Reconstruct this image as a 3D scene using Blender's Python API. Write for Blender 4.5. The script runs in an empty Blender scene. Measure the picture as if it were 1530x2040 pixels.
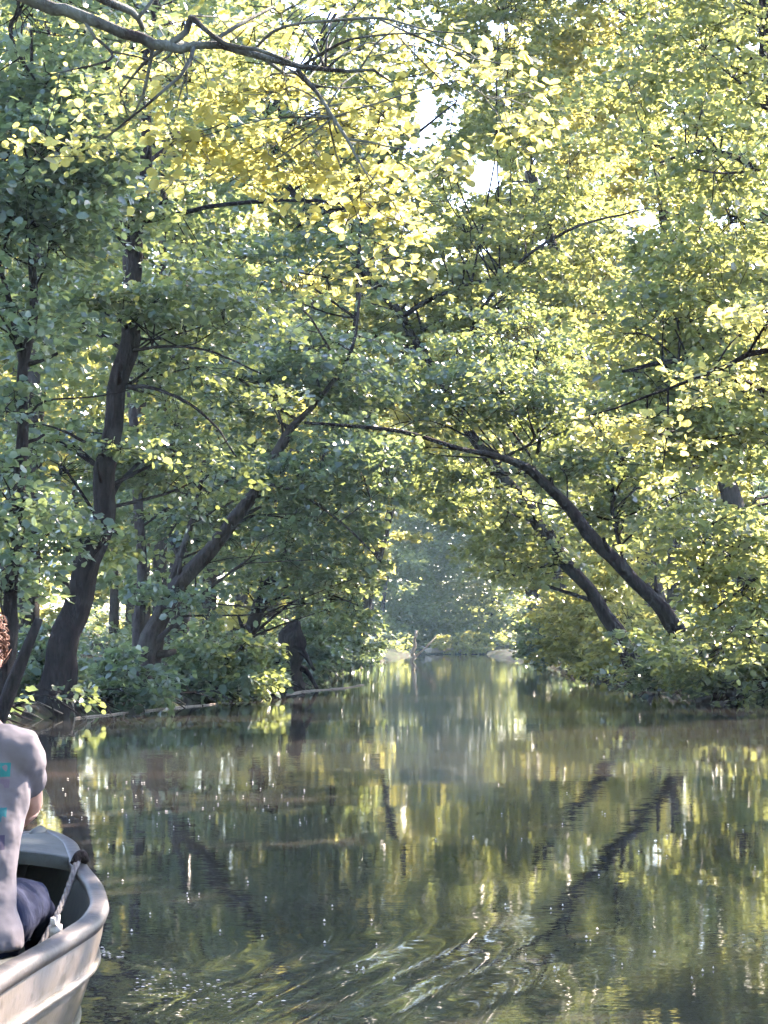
import bpy, math, random
import numpy as np
from mathutils import Vector, Matrix

# ------------------------------------------------------------------ camera, light, exposure
scene = bpy.context.scene
COL = scene.collection
H_CAM, FPX, HORIZON = 1.0, 4000.0, 1282.0
PITCH = math.atan((HORIZON - 1020.0) / FPX)
cam_d = bpy.data.cameras.new('camera')
cam = bpy.data.objects.new('camera', cam_d)
COL.objects.link(cam)
cam.location = (0, 0, H_CAM)
cam.rotation_euler = (math.pi / 2 + PITCH, 0, 0)
cam_d.sensor_fit = 'VERTICAL'
cam_d.sensor_height = 36.0
cam_d.lens = 36.0 * FPX / 2040.0
cam_d.clip_start, cam_d.clip_end = 0.05, 2000.0
scene.camera = cam

SUN_AZ, SUN_EL = math.radians(42), math.radians(38)
SUN = Vector((math.sin(SUN_AZ) * math.cos(SUN_EL), math.cos(SUN_AZ) * math.cos(SUN_EL), math.sin(SUN_EL)))
world = bpy.data.worlds.new('World')
scene.world = world
world.use_nodes = True
wt = world.node_tree
wt.nodes.clear()
w_out = wt.nodes.new('ShaderNodeOutputWorld')
w_bg = wt.nodes.new('ShaderNodeBackground')
w_sky = wt.nodes.new('ShaderNodeTexSky')
w_sky.sky_type = 'NISHITA'
w_sky.sun_disc = False
w_sky.sun_elevation, w_sky.sun_rotation = SUN_EL, SUN_AZ
w_sky.air_density, w_sky.dust_density = 1.0, 0.6
w_bg.inputs['Strength'].default_value = 0.15
wt.links.new(w_sky.outputs[0], w_bg.inputs['Color'])
wt.links.new(w_bg.outputs[0], w_out.inputs['Surface'])
sun_d = bpy.data.lights.new('sun', 'SUN')
sun_d.energy, sun_d.angle, sun_d.color = 5.0, math.radians(0.53), (1.0, 0.88, 0.68)
sun_o = bpy.data.objects.new('sun', sun_d)
sun_o.rotation_euler = SUN.to_track_quat('Z', 'Y').to_euler()
sun_o.location = SUN * 60
COL.objects.link(sun_o)

vs = scene.view_settings
vs.view_transform, vs.look, vs.gamma, vs.exposure = 'Standard', 'None', 1.0, 3.15
vs.use_curve_mapping = False
vs.use_white_balance, vs.white_balance_temperature, vs.white_balance_tint = True, 6400, 24
scene.render.engine = 'CYCLES'
cy = scene.cycles
cy.use_denoising = True
cy.use_adaptive_sampling, cy.adaptive_threshold = True, 0.03
cy.max_bounces, cy.diffuse_bounces, cy.glossy_bounces = 6, 3, 3
cy.transmission_bounces, cy.transparent_max_bounces, cy.volume_bounces = 4, 4, 0
cy.caustics_reflective = cy.caustics_refractive = False

rng = np.random.default_rng(11)


def W(px, py, d):
    """point of the place seen at photo pixel (px, py) at depth d along the river"""
    u, v = (px - 765.0) / FPX, (1020.0 - py) / FPX
    ca, sa = math.cos(PITCH), math.sin(PITCH)
    t = d / (ca - v * sa)
    return np.array([u * t, d, H_CAM + (v * ca + sa) * t])


def proj(P):
    ca, sa = math.cos(PITCH), math.sin(PITCH)
    x, y, z = P[..., 0], P[..., 1], P[..., 2] - H_CAM
    dep = y * ca + z * sa
    v = (-y * sa + z * ca) / np.maximum(dep, 1e-3)
    return 765 + FPX * x / np.maximum(dep, 1e-3), 1020 - FPX * v, dep


# ------------------------------------------------------------------ materials
class NT:
    def __init__(s, name):
        s.m = bpy.data.materials.new(name)
        s.m.use_nodes = True
        s.t = s.m.node_tree
        s.t.nodes.clear()
        s.out = s.n('ShaderNodeOutputMaterial')

    def n(s, kind, **kw):
        nd = s.t.nodes.new(kind)
        for k, v in kw.items():
            if hasattr(nd, k):
                setattr(nd, k, v)
            else:
                s.set(nd, k, v)
        return nd

    def set(s, nd, k, v):
        for i in nd.inputs:
            if i.name == k:
                i.default_value = v
                return

    def l(s, a, b):
        s.t.links.new(a, b)

    def surf(s, sock):
        s.l(sock, s.out.inputs['Surface'])

    def noise(s, scale, detail=4, rough=0.55, vec=None):
        nd = s.n('ShaderNodeTexNoise')
        nd.inputs['Scale'].default_value = scale
        nd.inputs['Detail'].default_value = detail
        nd.inputs['Roughness'].default_value = rough
        if vec is not None:
            s.l(vec, nd.inputs['Vector'])
        return nd

    def coords(s, kind='Object', scale=(1, 1, 1)):
        tc = s.n('ShaderNodeTexCoord')
        mp = s.n('ShaderNodeMapping')
        mp.inputs['Scale'].default_value = scale
        s.l(tc.outputs[kind], mp.inputs['Vector'])
        return mp.outputs[0]

    def ramp(s, fac, stops):
        r = s.n('ShaderNodeValToRGB')
        el = r.color_ramp.elements
        while len(el) < len(stops):
            el.new(0.5)
        for e, (p, c) in zip(el, stops):
            e.position = p
            e.color = (*c, 1)
        s.l(fac, r.inputs['Fac'])
        return r.outputs['Color']

    def bump(s, h, dist, strength=1.0):
        b = s.n('ShaderNodeBump')
        b.inputs['Strength'].default_value = strength
        b.inputs['Distance'].default_value = dist
        s.l(h, b.inputs['Height'])
        return b.outputs[0]

    def bsdf(s, color=None, rough=0.6, normal=None, spec=0.5):
        p = s.n('ShaderNodeBsdfPrincipled')
        p.inputs['Roughness'].default_value = rough
        p.inputs['Specular IOR Level'].default_value = spec
        if color is not None:
            if isinstance(color, tuple):
                p.inputs['Base Color'].default_value = (*color, 1)
            else:
                s.l(color, p.inputs['Base Color'])
        if normal is not None:
            s.l(normal, p.inputs['Normal'])
        return p


def leaf_material(name, dark, mid, pale, trans, tw=0.5, rough=0.38):
    """leaf: waxy reflecting face mixed with light passing through; tint per leaf"""
    k = NT(name)
    at = k.n('ShaderNodeAttribute')
    at.attribute_name = 'tint'
    col = k.ramp(at.outputs['Fac'], [(0.0, dark), (0.55, mid), (1.0, pale)])
    no = k.noise(60, 3, vec=k.coords('Object'))
    mx = k.n('ShaderNodeMixRGB', blend_type='MULTIPLY')
    mx.inputs['Fac'].default_value = 0.5
    k.l(col, mx.inputs['Color1'])
    k.l(k.ramp(no.outputs['Fac'], [(0.3, (0.65, 0.65, 0.65)), (0.7, (1.15, 1.15, 1.1))]), mx.inputs['Color2'])
    p = k.bsdf(mx.outputs[0], rough, spec=0.7)
    tr = k.n('ShaderNodeBsdfTranslucent')
    tcol = k.ramp(at.outputs['Fac'], [(0.0, tuple(c * 0.75 for c in trans)), (1.0, trans)])
    k.l(tcol, tr.inputs['Color'])
    ms = k.n('ShaderNodeMixShader')
    ms.inputs['Fac'].default_value = tw
    k.l(p.outputs[0], ms.inputs[1])
    k.l(tr.outputs[0], ms.inputs[2])
    k.surf(ms.outputs[0])
    return k.m


M_LEAF = leaf_material('alder leaf', (0.024, 0.052, 0.040), (0.050, 0.096, 0.070), (0.092, 0.145, 0.105), (0.40, 0.48, 0.13), 0.36, 0.28)
M_LEAF_B = leaf_material('shade green leaf', (0.028, 0.054, 0.046), (0.056, 0.100, 0.084), (0.098, 0.145, 0.122), (0.34, 0.45, 0.15), 0.36, 0.28)  # cool grey green of shaded leaves put into the colour
M_LEAF_M = leaf_material('half sunlit leaf', (0.030, 0.056, 0.028), (0.060, 0.100, 0.046), (0.10, 0.142, 0.062), (0.47, 0.51, 0.14), 0.46, 0.32)  # between the two: part of the sunlit yellow put into the colour
M_LEAF_Y = leaf_material('sunlit yellow leaf', (0.040, 0.074, 0.030), (0.072, 0.118, 0.046), (0.11, 0.148, 0.06), (0.62, 0.59, 0.16), 0.56)  # yellow of sunlit leaves put into the colour


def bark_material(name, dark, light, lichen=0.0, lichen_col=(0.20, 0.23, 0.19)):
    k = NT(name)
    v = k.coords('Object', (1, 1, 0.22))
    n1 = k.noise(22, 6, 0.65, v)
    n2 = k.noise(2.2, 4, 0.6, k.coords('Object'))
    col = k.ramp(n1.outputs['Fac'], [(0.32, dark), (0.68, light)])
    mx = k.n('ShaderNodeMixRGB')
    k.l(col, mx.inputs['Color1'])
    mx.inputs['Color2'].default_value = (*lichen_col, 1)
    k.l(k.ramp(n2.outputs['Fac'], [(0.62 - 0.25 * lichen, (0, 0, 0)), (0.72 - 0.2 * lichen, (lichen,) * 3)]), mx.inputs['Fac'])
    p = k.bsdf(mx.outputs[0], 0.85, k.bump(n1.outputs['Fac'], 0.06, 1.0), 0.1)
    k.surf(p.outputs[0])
    return k.m


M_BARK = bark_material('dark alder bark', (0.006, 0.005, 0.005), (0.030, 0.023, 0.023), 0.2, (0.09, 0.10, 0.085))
M_BARK_L = bark_material('grey bark', (0.018, 0.015, 0.014), (0.062, 0.052, 0.048), 0.35, (0.09, 0.10, 0.085))
M_BARK_LICHEN = bark_material('lichened bark', (0.02, 0.017, 0.016), (0.07, 0.06, 0.055), 0.9, (0.17, 0.19, 0.17))
M_DEAD = bark_material('bleached dead wood', (0.16, 0.13, 0.10), (0.42, 0.36, 0.29), 0.0)


def ground_material():
    k = NT('bank soil and litter')
    v = k.coords('Object')
    n1, n2 = k.noise(1.3, 6, 0.6, v), k.noise(14, 6, 0.7, v)
    c = k.ramp(n2.outputs['Fac'], [(0.3, (0.012, 0.010, 0.008)), (0.55, (0.030, 0.024, 0.018)), (0.75, (0.055, 0.044, 0.032))])
    mx = k.n('ShaderNodeMixRGB')
    k.l(c, mx.inputs['Color1'])
    mx.inputs['Color2'].default_value = (0.035, 0.06, 0.018, 1)
    k.l(k.ramp(n1.outputs['Fac'], [(0.45, (0, 0, 0)), (0.6, (0.85,) * 3)]), mx.inputs['Fac'])
    k.surf(k.bsdf(mx.outputs[0], 0.95, k.bump(n2.outputs['Fac'], 0.08, 0.9), 0.2).outputs[0])
    return k.m


def water_material():
    k = NT('murky river water')
    geo = k.n('ShaderNodeNewGeometry')
    at = k.n('ShaderNodeAttribute')
    at.attribute_name = 'chop'
    # slopes of the ripples: long crests across the river, short fore and aft
    a = k.noise(1.0, 3, 0.5, k.coords('Object', (1.1, 4.5, 1)))
    b = k.noise(1.0, 2, 0.6, k.coords('Object', (16, 60, 1)))
    c = k.noise(1.0, 3, 0.6, k.coords('Object', (22, 26, 1)))
    patch = k.noise(1.0, 3, 0.5, k.coords('Object', (0.14, 0.22, 1)))
    pm = k.ramp(patch.outputs['Fac'], [(0.38, (0.35,) * 3), (0.66, (1.5,) * 3)])

    def centred(nd, amp):
        s = k.n('ShaderNodeVectorMath', operation='SUBTRACT')
        k.l(nd.outputs['Color'], s.inputs[0])
        s.inputs[1].default_value = (0.5, 0.5, 0.5)
        m = k.n('ShaderNodeVectorMath', operation='MULTIPLY')
        k.l(s.outputs[0], m.inputs[0])
        m.inputs[1].default_value = (amp, amp, 0)
        return m.outputs[0]

    def add(x, y):
        s = k.n('ShaderNodeVectorMath', operation='ADD')
        k.l(x, s.inputs[0])
        k.l(y, s.inputs[1])
        return s.outputs[0]

    def scale(x, f):
        s = k.n('ShaderNodeVectorMath', operation='SCALE')
        k.l(x, s.inputs[0])
        k.l(f, s.inputs['Scale'])
        return s.outputs[0]
    calm = scale(add(centred(a, 0.009), centred(b, 0.024)), pm)
    rough = scale(centred(c, 0.55), at.outputs['Fac'])
    nrm = k.n('ShaderNodeVectorMath', operation='NORMALIZE')
    k.l(add(geo.outputs['Normal'], add(calm, rough)), nrm.inputs[0])
    silt = k.noise(0.5, 4, 0.6, k.coords('Object', (0.5, 1.2, 1)))
    col = k.ramp(silt.outputs['Fac'], [(0.35, (0.020, 0.022, 0.019)), (0.6, (0.038, 0.036, 0.030)), (0.75, (0.080, 0.060, 0.045))])
    p = k.bsdf(col, 0.02, nrm.outputs[0], 0.5)
    p.inputs['IOR'].default_value = 1.48
    k.surf(p.outputs[0])
    return k.m


M_GROUND, M_WATER = ground_material(), water_material()


def paint(name, c1, c2, rough, scale=9, dirt=(0.1, 0.09, 0.07), damt=0.4, bump=0.002, spec=0.5):
    k = NT(name)
    v = k.coords('Object')
    n1, n2 = k.noise(scale, 6, 0.65, v), k.noise(scale * 5, 4, 0.6, v)
    c = k.ramp(n1.outputs['Fac'], [(0.35, c1), (0.65, c2)])
    mx = k.n('ShaderNodeMixRGB')
    k.l(c, mx.inputs['Color1'])
    mx.inputs['Color2'].default_value = (*dirt, 1)
    k.l(k.ramp(n2.outputs['Fac'], [(0.52, (0, 0, 0)), (0.72, (damt,) * 3)]), mx.inputs['Fac'])
    k.surf(k.bsdf(mx.outputs[0], rough, k.bump(n2.outputs['Fac'], bump, 0.6), spec).outputs[0])
    return k.m


M_HULL = paint('worn sunlit hull paint', (0.10, 0.09, 0.078), (0.175, 0.15, 0.13), 0.28, 5, (0.05, 0.045, 0.036), 0.85)  # lighter than the deck: sun on the side put into the colour
def hull_grime():
    """scum line left by the water along the hull, with an uneven upper edge"""
    m = M_HULL
    t = m.node_tree
    p = next(n for n in t.nodes if n.type == 'BSDF_PRINCIPLED')
    src = p.inputs['Base Color'].links[0].from_socket
    tc, sp, no = t.nodes.new('ShaderNodeTexCoord'), t.nodes.new('ShaderNodeSeparateXYZ'), t.nodes.new('ShaderNodeTexNoise')
    t.links.new(tc.outputs['Object'], sp.inputs[0])
    mp = t.nodes.new('ShaderNodeMapping')
    mp.inputs['Scale'].default_value = (14, 9, 2.5)
    t.links.new(tc.outputs['Object'], mp.inputs[0])
    t.links.new(mp.outputs[0], no.inputs['Vector'])
    no.inputs['Scale'].default_value, no.inputs['Detail'].default_value = 1.0, 5
    ma = t.nodes.new('ShaderNodeMath')
    ma.operation = 'MULTIPLY_ADD'
    t.links.new(no.outputs['Fac'], ma.inputs[0])
    ma.inputs[1].default_value = -0.26
    t.links.new(sp.outputs[2], ma.inputs[2])
    rp_ = t.nodes.new('ShaderNodeValToRGB')
    rp_.color_ramp.elements[0].position, rp_.color_ramp.elements[0].color = 0.0, (0.85, 0.85, 0.85, 1)
    rp_.color_ramp.elements[1].position, rp_.color_ramp.elements[1].color = 0.06, (0, 0, 0, 1)
    t.links.new(ma.outputs[0], rp_.inputs[0])
    mx = t.nodes.new('ShaderNodeMixRGB')
    t.links.new(rp_.outputs[0], mx.inputs['Fac'])
    t.links.new(src, mx.inputs['Color1'])
    mx.inputs['Color2'].default_value = (0.045, 0.042, 0.030, 1)
    t.links.new(mx.outputs[0], p.inputs['Base Color'])


hull_grime()
M_RIM = paint('scuffed gunwale', (0.024, 0.027, 0.028), (0.066, 0.058, 0.054), 0.5, 8, (0.02, 0.02, 0.019), 0.8, 0.002, 0.22)
M_DECK = paint('grey green deck paint', (0.022, 0.030, 0.029), (0.044, 0.054, 0.052), 0.6, 7, (0.018, 0.02, 0.018), 0.7, 0.002, 0.22)
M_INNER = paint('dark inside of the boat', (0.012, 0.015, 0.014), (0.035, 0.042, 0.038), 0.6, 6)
M_ROPE = paint('grey rope', (0.07, 0.068, 0.066), (0.15, 0.14, 0.13), 0.9, 60)
M_SKIN = paint('skin', (0.40, 0.23, 0.17), (0.48, 0.29, 0.22), 0.5, 12, (0.36, 0.18, 0.13), 0.3, 0.0005)
M_HAIR = paint('reddish brown hair', (0.06, 0.026, 0.017), (0.15, 0.068, 0.042), 0.7, 40, (0.03, 0.014, 0.01), 0.6, 0.006, 0.2)
M_JEANS = paint('blue denim', (0.005, 0.008, 0.022), (0.010, 0.015, 0.036), 0.9, 14, (0.006, 0.009, 0.022), 0.5, 0.004, 0.08)
M_SHOE = paint('dark shoe', (0.02, 0.02, 0.022), (0.05, 0.05, 0.05), 0.6, 20)
M_METAL = paint('pale cast metal', (0.28, 0.27, 0.26), (0.40, 0.38, 0.36), 0.35, 15)
M_FLECK = paint('pale seed fluff and glints', (0.55, 0.50, 0.42), (0.75, 0.70, 0.62), 0.8, 30)
M_EYE = paint('eye', (0.7, 0.68, 0.66), (0.75, 0.73, 0.7), 0.2, 3)


def shirt_material():
    """grey T-shirt with a column of printed words on the back (only their right ends are in the photo)"""
    k = NT('printed grey T-shirt')
    tc = k.n('ShaderNodeTexCoord')
    sep = k.n('ShaderNodeSeparateXYZ')
    k.l(tc.outputs['Object'], sep.inputs[0])
    weave = k.noise(9, 5, 0.6, tc.outputs['Object'])
    col = k.ramp(weave.outputs['Fac'], [(0.3, (0.10, 0.095, 0.108)), (0.7, (0.122, 0.114, 0.126))])

    def cmp(sock, op, val):
        m = k.n('ShaderNodeMath', operation=op)
        k.l(sock, m.inputs[0])
        m.inputs[1].default_value = val
        return m.outputs[0]

    def mul(a, b):
        m = k.n('ShaderNodeMath', operation='MULTIPLY')
        k.l(a, m.inputs[0])
        k.l(b, m.inputs[1])
        return m.outputs[0]
    X, Y, Z = sep.outputs
    letters = cmp(k.noise(55, 1, 0.3, k.coords('Object', (1, 0.2, 0.55))).outputs['Fac'], 'GREATER_THAN', 0.43)
    back = cmp(Y, 'LESS_THAN', 0.05)
    for z0, z1, x1, c in ((0.432, 0.466, 0.152, (0.015, 0.13, 0.13)), (0.405, 0.426, 0.151, (0.10, 0.08, 0.11)),
                          (0.325, 0.358, 0.148, (0.015, 0.11, 0.13)), (0.256, 0.292, 0.146, (0.045, 0.04, 0.07))):
        m = mul(mul(cmp(Z, 'GREATER_THAN', z0), cmp(Z, 'LESS_THAN', z1)), mul(cmp(X, 'LESS_THAN', x1), cmp(X, 'GREATER_THAN', -0.12)))
        m = mul(mul(m, back), letters)
        mx = k.n('ShaderNodeMixRGB')
        k.l(m, mx.inputs['Fac'])
        k.l(col, mx.inputs['Color1'])
        mx.inputs['Color2'].default_value = (*c, 1)
        col = mx.outputs[0]
    folds = k.noise(7, 3, 0.5, k.coords('Object', (1.0, 1.0, 1.3)))
    k.surf(k.bsdf(col, 0.9, k.bump(folds.outputs['Fac'], 0.02, 0.7), 0.2).outputs[0])
    return k.m


M_SHIRT = shirt_material()

# ------------------------------------------------------------------ object helpers


def tag(o, label=None, cat=None, group=None, kind=None):
    for k, v in (('label', label), ('category', cat), ('group', group), ('kind', kind)):
        if v:
            o[k] = v
    return o


def empty(name, loc, label, cat, group=None):
    o = bpy.data.objects.new(name, None)
    o.location = tuple(float(c) for c in loc)
    o.empty_display_size = 0.2
    COL.objects.link(o)
    return tag(o, label, cat, group)


def link(name, me, mat, parent=None, mats=None):
    """mesh is given in world coordinates; kept there by moving it into its parent's frame"""
    o = bpy.data.objects.new(name, me)
    for m in (mats or [mat]):
        if m is not None:
            me.materials.append(m)
    COL.objects.link(o)
    if parent is not None:
        o.parent = parent
        mw = parent.matrix_basis.copy()
        me.transform(mw.inverted())
    return o


class MB:
    """collects tubes, lofts and boxes into ONE mesh"""

    def __init__(s):
        s.v, s.f, s.n = [], [], 0

    def add(s, V, F):
        s.v.append(np.asarray(V, float))
        s.f += [tuple(i + s.n for i in f) for f in F]
        s.n += len(V)

    def rings(s, R, closed_caps=True):
        """R: (n, k, 3) rings"""
        R = np.asarray(R, float)
        n, k = R.shape[:2]
        F = []
        for i in range(n - 1):
            for j in range(k):
                a, b = i * k + j, i * k + (j + 1) % k
                F.append((a, b, b + k, a + k))
        V = R.reshape(-1, 3)
        if closed_caps:
            V = np.vstack([V, R[0].mean(0), R[-1].mean(0)])
            c0, c1 = n * k, n * k + 1
            for j in range(k):
                F.append((c0, (j + 1) % k, j))
                F.append((c1, (n - 1) * k + j, (n - 1) * k + (j + 1) % k))
        s.add(V, F)

    def tube(s, P, r, k=8, rough=0.0, seed=0):
        P = np.asarray(P, float)
        n = len(P)
        r = np.broadcast_to(np.asarray(r, float), (n,))
        T = np.gradient(P, axis=0)
        T /= np.linalg.norm(T, axis=1)[:, None] + 1e-9
        u = np.cross(T[0], (0.3, 0.9, 0.2))
        if np.linalg.norm(u) < 0.1:
            u = np.cross(T[0], (1, 0, 0))
        R = []
        ph = np.linspace(0, 2 * np.pi, k, endpoint=False)
        g = np.random.default_rng(seed)
        lob = g.random(3) * 6.28
        for i in range(n):
            u = u - T[i] * (u @ T[i])
            u /= np.linalg.norm(u)
            w = np.cross(T[i], u)
            rr = r[i] * (1 + rough * (0.6 * np.sin(3 * ph + lob[0] + i * 0.5) + 0.5 * np.sin(5 * ph + lob[1] - i * 0.33)
                                      + 0.7 * (g.random(k) - 0.5) + 0.5 * math.sin(i * 0.9 + lob[2])))
            R.append(P[i] + np.outer(np.cos(ph) * rr, u) + np.outer(np.sin(ph) * rr, w))
        s.rings(R)

    def box(s, lo, hi):
        x0, y0, z0 = lo
        x1, y1, z1 = hi
        s.add([(x0, y0, z0), (x1, y0, z0), (x1, y1, z0), (x0, y1, z0), (x0, y0, z1), (x1, y0, z1), (x1, y1, z1), (x0, y1, z1)],
              [(0, 3, 2, 1), (4, 5, 6, 7), (0, 1, 5, 4), (1, 2, 6, 5), (2, 3, 7, 6), (3, 0, 4, 7)])

    def mesh(s, name, smooth=True):
        me = bpy.data.meshes.new(name)
        V = np.vstack(s.v)
        me.from_pydata(V.tolist(), [], s.f)
        if smooth:
            me.polygons.foreach_set('use_smooth', np.ones(len(me.polygons), bool))
        me.update()
        return me

    def build(s, name, mat, parent=None, smooth=True):
        return link(name, s.mesh(name, smooth), mat, parent)


def smooth_path(P, step):
    """Catmull-Rom through rows (x, y, z, r)"""
    P = np.asarray(P, float)
    Q = np.vstack([2 * P[0] - P[1], P, 2 * P[-1] - P[-2]])
    out = []
    for i in range(1, len(Q) - 2):
        p0, p1, p2, p3 = Q[i - 1], Q[i], Q[i + 1], Q[i + 2]
        n = max(2, int(np.linalg.norm((p2 - p1)[:3]) / step))
        for t in np.linspace(0, 1, n, endpoint=False):
            out.append(0.5 * (2 * p1 + (p2 - p0) * t + (2 * p0 - 5 * p1 + 4 * p2 - p3) * t * t + (3 * p1 - p0 - 3 * p2 + p3) * t ** 3))
    out.append(P[-1])
    return np.array(out)


# leaf shapes: folded along the midrib; outline points of the right half
def leaf_template(half, fold=0.10, curl=0.10):
    pts = [(0.0, 0.0)] + half + [(0.0, 1.0)]
    k = len(half)
    V = [(0, 0, 0)]
    for sgn in (1, -1):
        for x, y in half:
            V.append((sgn * x, y, fold * abs(x) * 2 - curl * y * y))
    V.append((0, 1.0, -curl))
    tip = len(V) - 1
    F = [tuple([0] + list(range(1, k + 1)) + [tip]), tuple([0, tip] + list(range(2 * k, k, -1)))]
    V = np.array(V)
    V[:, 1] -= 0.02
    return V, F


T_ROUND = leaf_template([(0.26, 0.08), (0.44, 0.36), (0.43, 0.70), (0.22, 0.94)])
T_PLAIN = leaf_template([(0.34, 0.22), (0.36, 0.68)])
T_FAR = leaf_template([(0.40, 0.45)])


class Leaves:
    """a cloud of leaves: centres, frames, sizes, tints"""

    def __init__(s):
        s.c, s.R, s.s, s.t = [], [], [], []

    def add(s, c, R, sz, t):
        s.c.append(c); s.R.append(R); s.s.append(sz); s.t.append(t)

    def done(s):
        s.c, s.R, s.s, s.t = np.concatenate(s.c), np.concatenate(s.R), np.concatenate(s.s), np.concatenate(s.t)
        return s

    def cull(s, keep):
        s.c, s.R, s.s, s.t = s.c[keep], s.R[keep], s.s[keep], s.t[keep]


def frames(N, Y):
    N = N / np.linalg.norm(N, axis=-1, keepdims=True)
    Y = Y - N * (Y * N).sum(-1, keepdims=True)
    Y = Y / (np.linalg.norm(Y, axis=-1, keepdims=True) + 1e-9)
    X = np.cross(Y, N)
    return np.stack([X, Y, N], axis=-1)      # columns


# clear lines through the wood: the open channel and the gaps where the sky shows
HOLES = [(850, 220, 24, 62, 1.0, 1e9), (968, 350, 42, 38, 1.0, 1e9), (615, 215, 30, 30, 0.75, 1e9), (860, 455, 20, 15, 0.85, 1e9),
         (1010, 60, 20, 20, 0.3, 1e9), (965, 545, 15, 12, 0.85, 1e9), (920, 400, 28, 20, 0.6, 1e9), (880, 120, 22, 22, 0.4, 1e9),
         (845, 1195, 95, 115, 1.0, 110), (800, 1075, 45, 60, 0.9, 90)]


def clear_of_holes(P, k=1.0, g=None):
    px, py, dep = proj(P)
    keep = np.ones(len(P), bool)
    g = g or rng
    u = g.random(len(P))
    for hx, hy, rx, ry, pr, far in HOLES:
        q = ((px - hx) / (rx * k)) ** 2 + ((py - hy) / (ry * k)) ** 2
        keep &= ~((q < 1) & (u < pr) & (dep < far) & (dep > 0))
    return keep


def sprays(L, C, U, length, width, n, size, tilt=0.45, flat=0.05, droop=0.16, g=None, tint=None):
    """n leaves in each flat fan that starts at C and runs along U"""
    g = g or rng
    S = len(C)
    U = U / (np.linalg.norm(U, axis=1)[:, None] + 1e-9)
    V = np.cross((0, 0, 1.0), U)
    V /= np.linalg.norm(V, axis=1)[:, None] + 1e-9
    ln = length * g.uniform(0.6, 1.25, S)[:, None]
    a = g.random((S, n)) ** 0.8
    b = g.uniform(-1, 1, (S, n)) * width * (0.25 + 0.75 * np.sin(np.pi * np.clip(a * 0.9 + 0.05, 0, 1)))
    h = g.normal(0, flat, (S, n)) - droop * (a * ln) ** 2
    P = C[:, None] + U[:, None] * (a * ln)[..., None] + V[:, None] * b[..., None]
    P[..., 2] += h
    N = np.zeros((S, n, 3)); N[..., 2] = 1.0
    N += g.normal(0, tilt, (S, n, 3))
    Y = U[:, None] * 0.7 + V[:, None] * np.sign(b)[..., None] * 0.8 + g.normal(0, 0.45, (S, n, 3))
    Y[..., 2] -= 0.25
    sz = size * np.clip(g.normal(1, 0.30, (S, n)), 0.45, 1.7)
    t = np.clip((g.random((S, 1)) if tint is None else tint[:, None]) * 0.45 + g.random((S, n)) * 0.55, 0, 1)
    L.add(P.reshape(-1, 3), frames(N, Y).reshape(-1, 3, 3), sz.ravel(), t.ravel())


def leaf_mesh(name, L, tpl):
    V, F = tpl
    N, k = len(L.c), len(V)
    P = np.einsum('nij,kj->nki', L.R, V) * L.s[:, None, None] + L.c[:, None]
    me = bpy.data.meshes.new(name)
    me.vertices.add(N * k)
    me.vertices.foreach_set('co', P.astype(np.float32).ravel())
    loops = np.concatenate([np.array(f) for f in F])
    tot = np.array([len(f) for f in F])
    li = (np.arange(N)[:, None] * k + loops[None]).ravel().astype(np.int32)
    me.loops.add(len(li))
    me.loops.foreach_set('vertex_index', li)
    lt = np.tile(tot, N)
    ls = np.concatenate([[0], np.cumsum(lt)[:-1]]).astype(np.int32)
    me.polygons.add(len(lt))
    me.polygons.foreach_set('loop_start', ls)
    me.polygons.foreach_set('loop_total', lt.astype(np.int32))
    at = me.attributes.new('tint', 'FLOAT', 'POINT')
    at.data.foreach_set('value', np.repeat(L.t, k).astype(np.float32))
    me.update(calc_edges=True)
    return me


# single leaves that the photo shows largest become objects of their own later
POOL = []          # (root, Leaves, template, material)


def finish_leaves(limit_each=300):
    """front-most leaf of every small cell of the picture; the best of them on each near tree become leaf objects"""
    cw, ch = 255, 340
    best = np.full(cw * ch, 1e9)
    own = np.full((cw * ch, 2), -1)
    for ti, (root, L, tpl, mat, single) in enumerate(POOL):
        px, py, dep = proj(L.c)
        inside = (px > 4) & (px < 1526) & (py > 4) & (py < 2036) & (dep > 1)
        ids = np.nonzero(inside)[0]
        cell = (py[ids] / 6).astype(int).clip(0, ch - 1) * cw + (px[ids] / 6).astype(int).clip(0, cw - 1)
        o = np.argsort(-dep[ids])
        ids, cell = ids[o], cell[o]
        nearer = dep[ids] < best[cell]
        # later writes win: sorted far to near
        best[cell[nearer]] = dep[ids[nearer]]
        own[cell[nearer], 0] = ti
        own[cell[nearer], 1] = ids[nearer]
    for ti, (root, L, tpl, mat, single) in enumerate(POOL):
        ids = np.unique(own[own[:, 0] == ti][:, 1]).astype(int)
        if single and len(ids):
            _, _, dep = proj(L.c[ids])
            big = L.s[ids] / dep * np.abs(L.R[ids][:, 1, 2] * 0.6 + 0.5)
            ids = ids[np.argsort(-big)[:min(limit_each, single)]]
            V, F = tpl
            meshes = []
            for q in range(6):
                me = bpy.data.meshes.new('leaf')
                me.from_pydata(V.tolist(), [], F)
                at = me.attributes.new('tint', 'FLOAT', 'POINT')
                at.data.foreach_set('value', np.full(len(V), (q + 0.5) / 6, np.float32))
                me.materials.append(mat)
                meshes.append(me)
            base = np.array(root.location)
            for i in ids:
                o = bpy.data.objects.new('leaf', meshes[min(5, int(L.t[i] * 6))])
                M = Matrix(L.R[i].tolist()).to_4x4()
                o.matrix_basis = Matrix.Translation(Vector((L.c[i] - base).tolist())) @ M @ Matrix.Scale(float(L.s[i]), 4)
                o.parent = root
                COL.objects.link(o)
            keep = np.ones(len(L.c), bool)
            keep[ids] = False
            L.cull(keep)
        f = link('foliage', leaf_mesh('foliage', L, tpl), mat, root)
        tag(f, kind='stuff')


def hz(v):
    v = np.array(v, float)
    v[..., 2] *= 0.25
    return v


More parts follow.
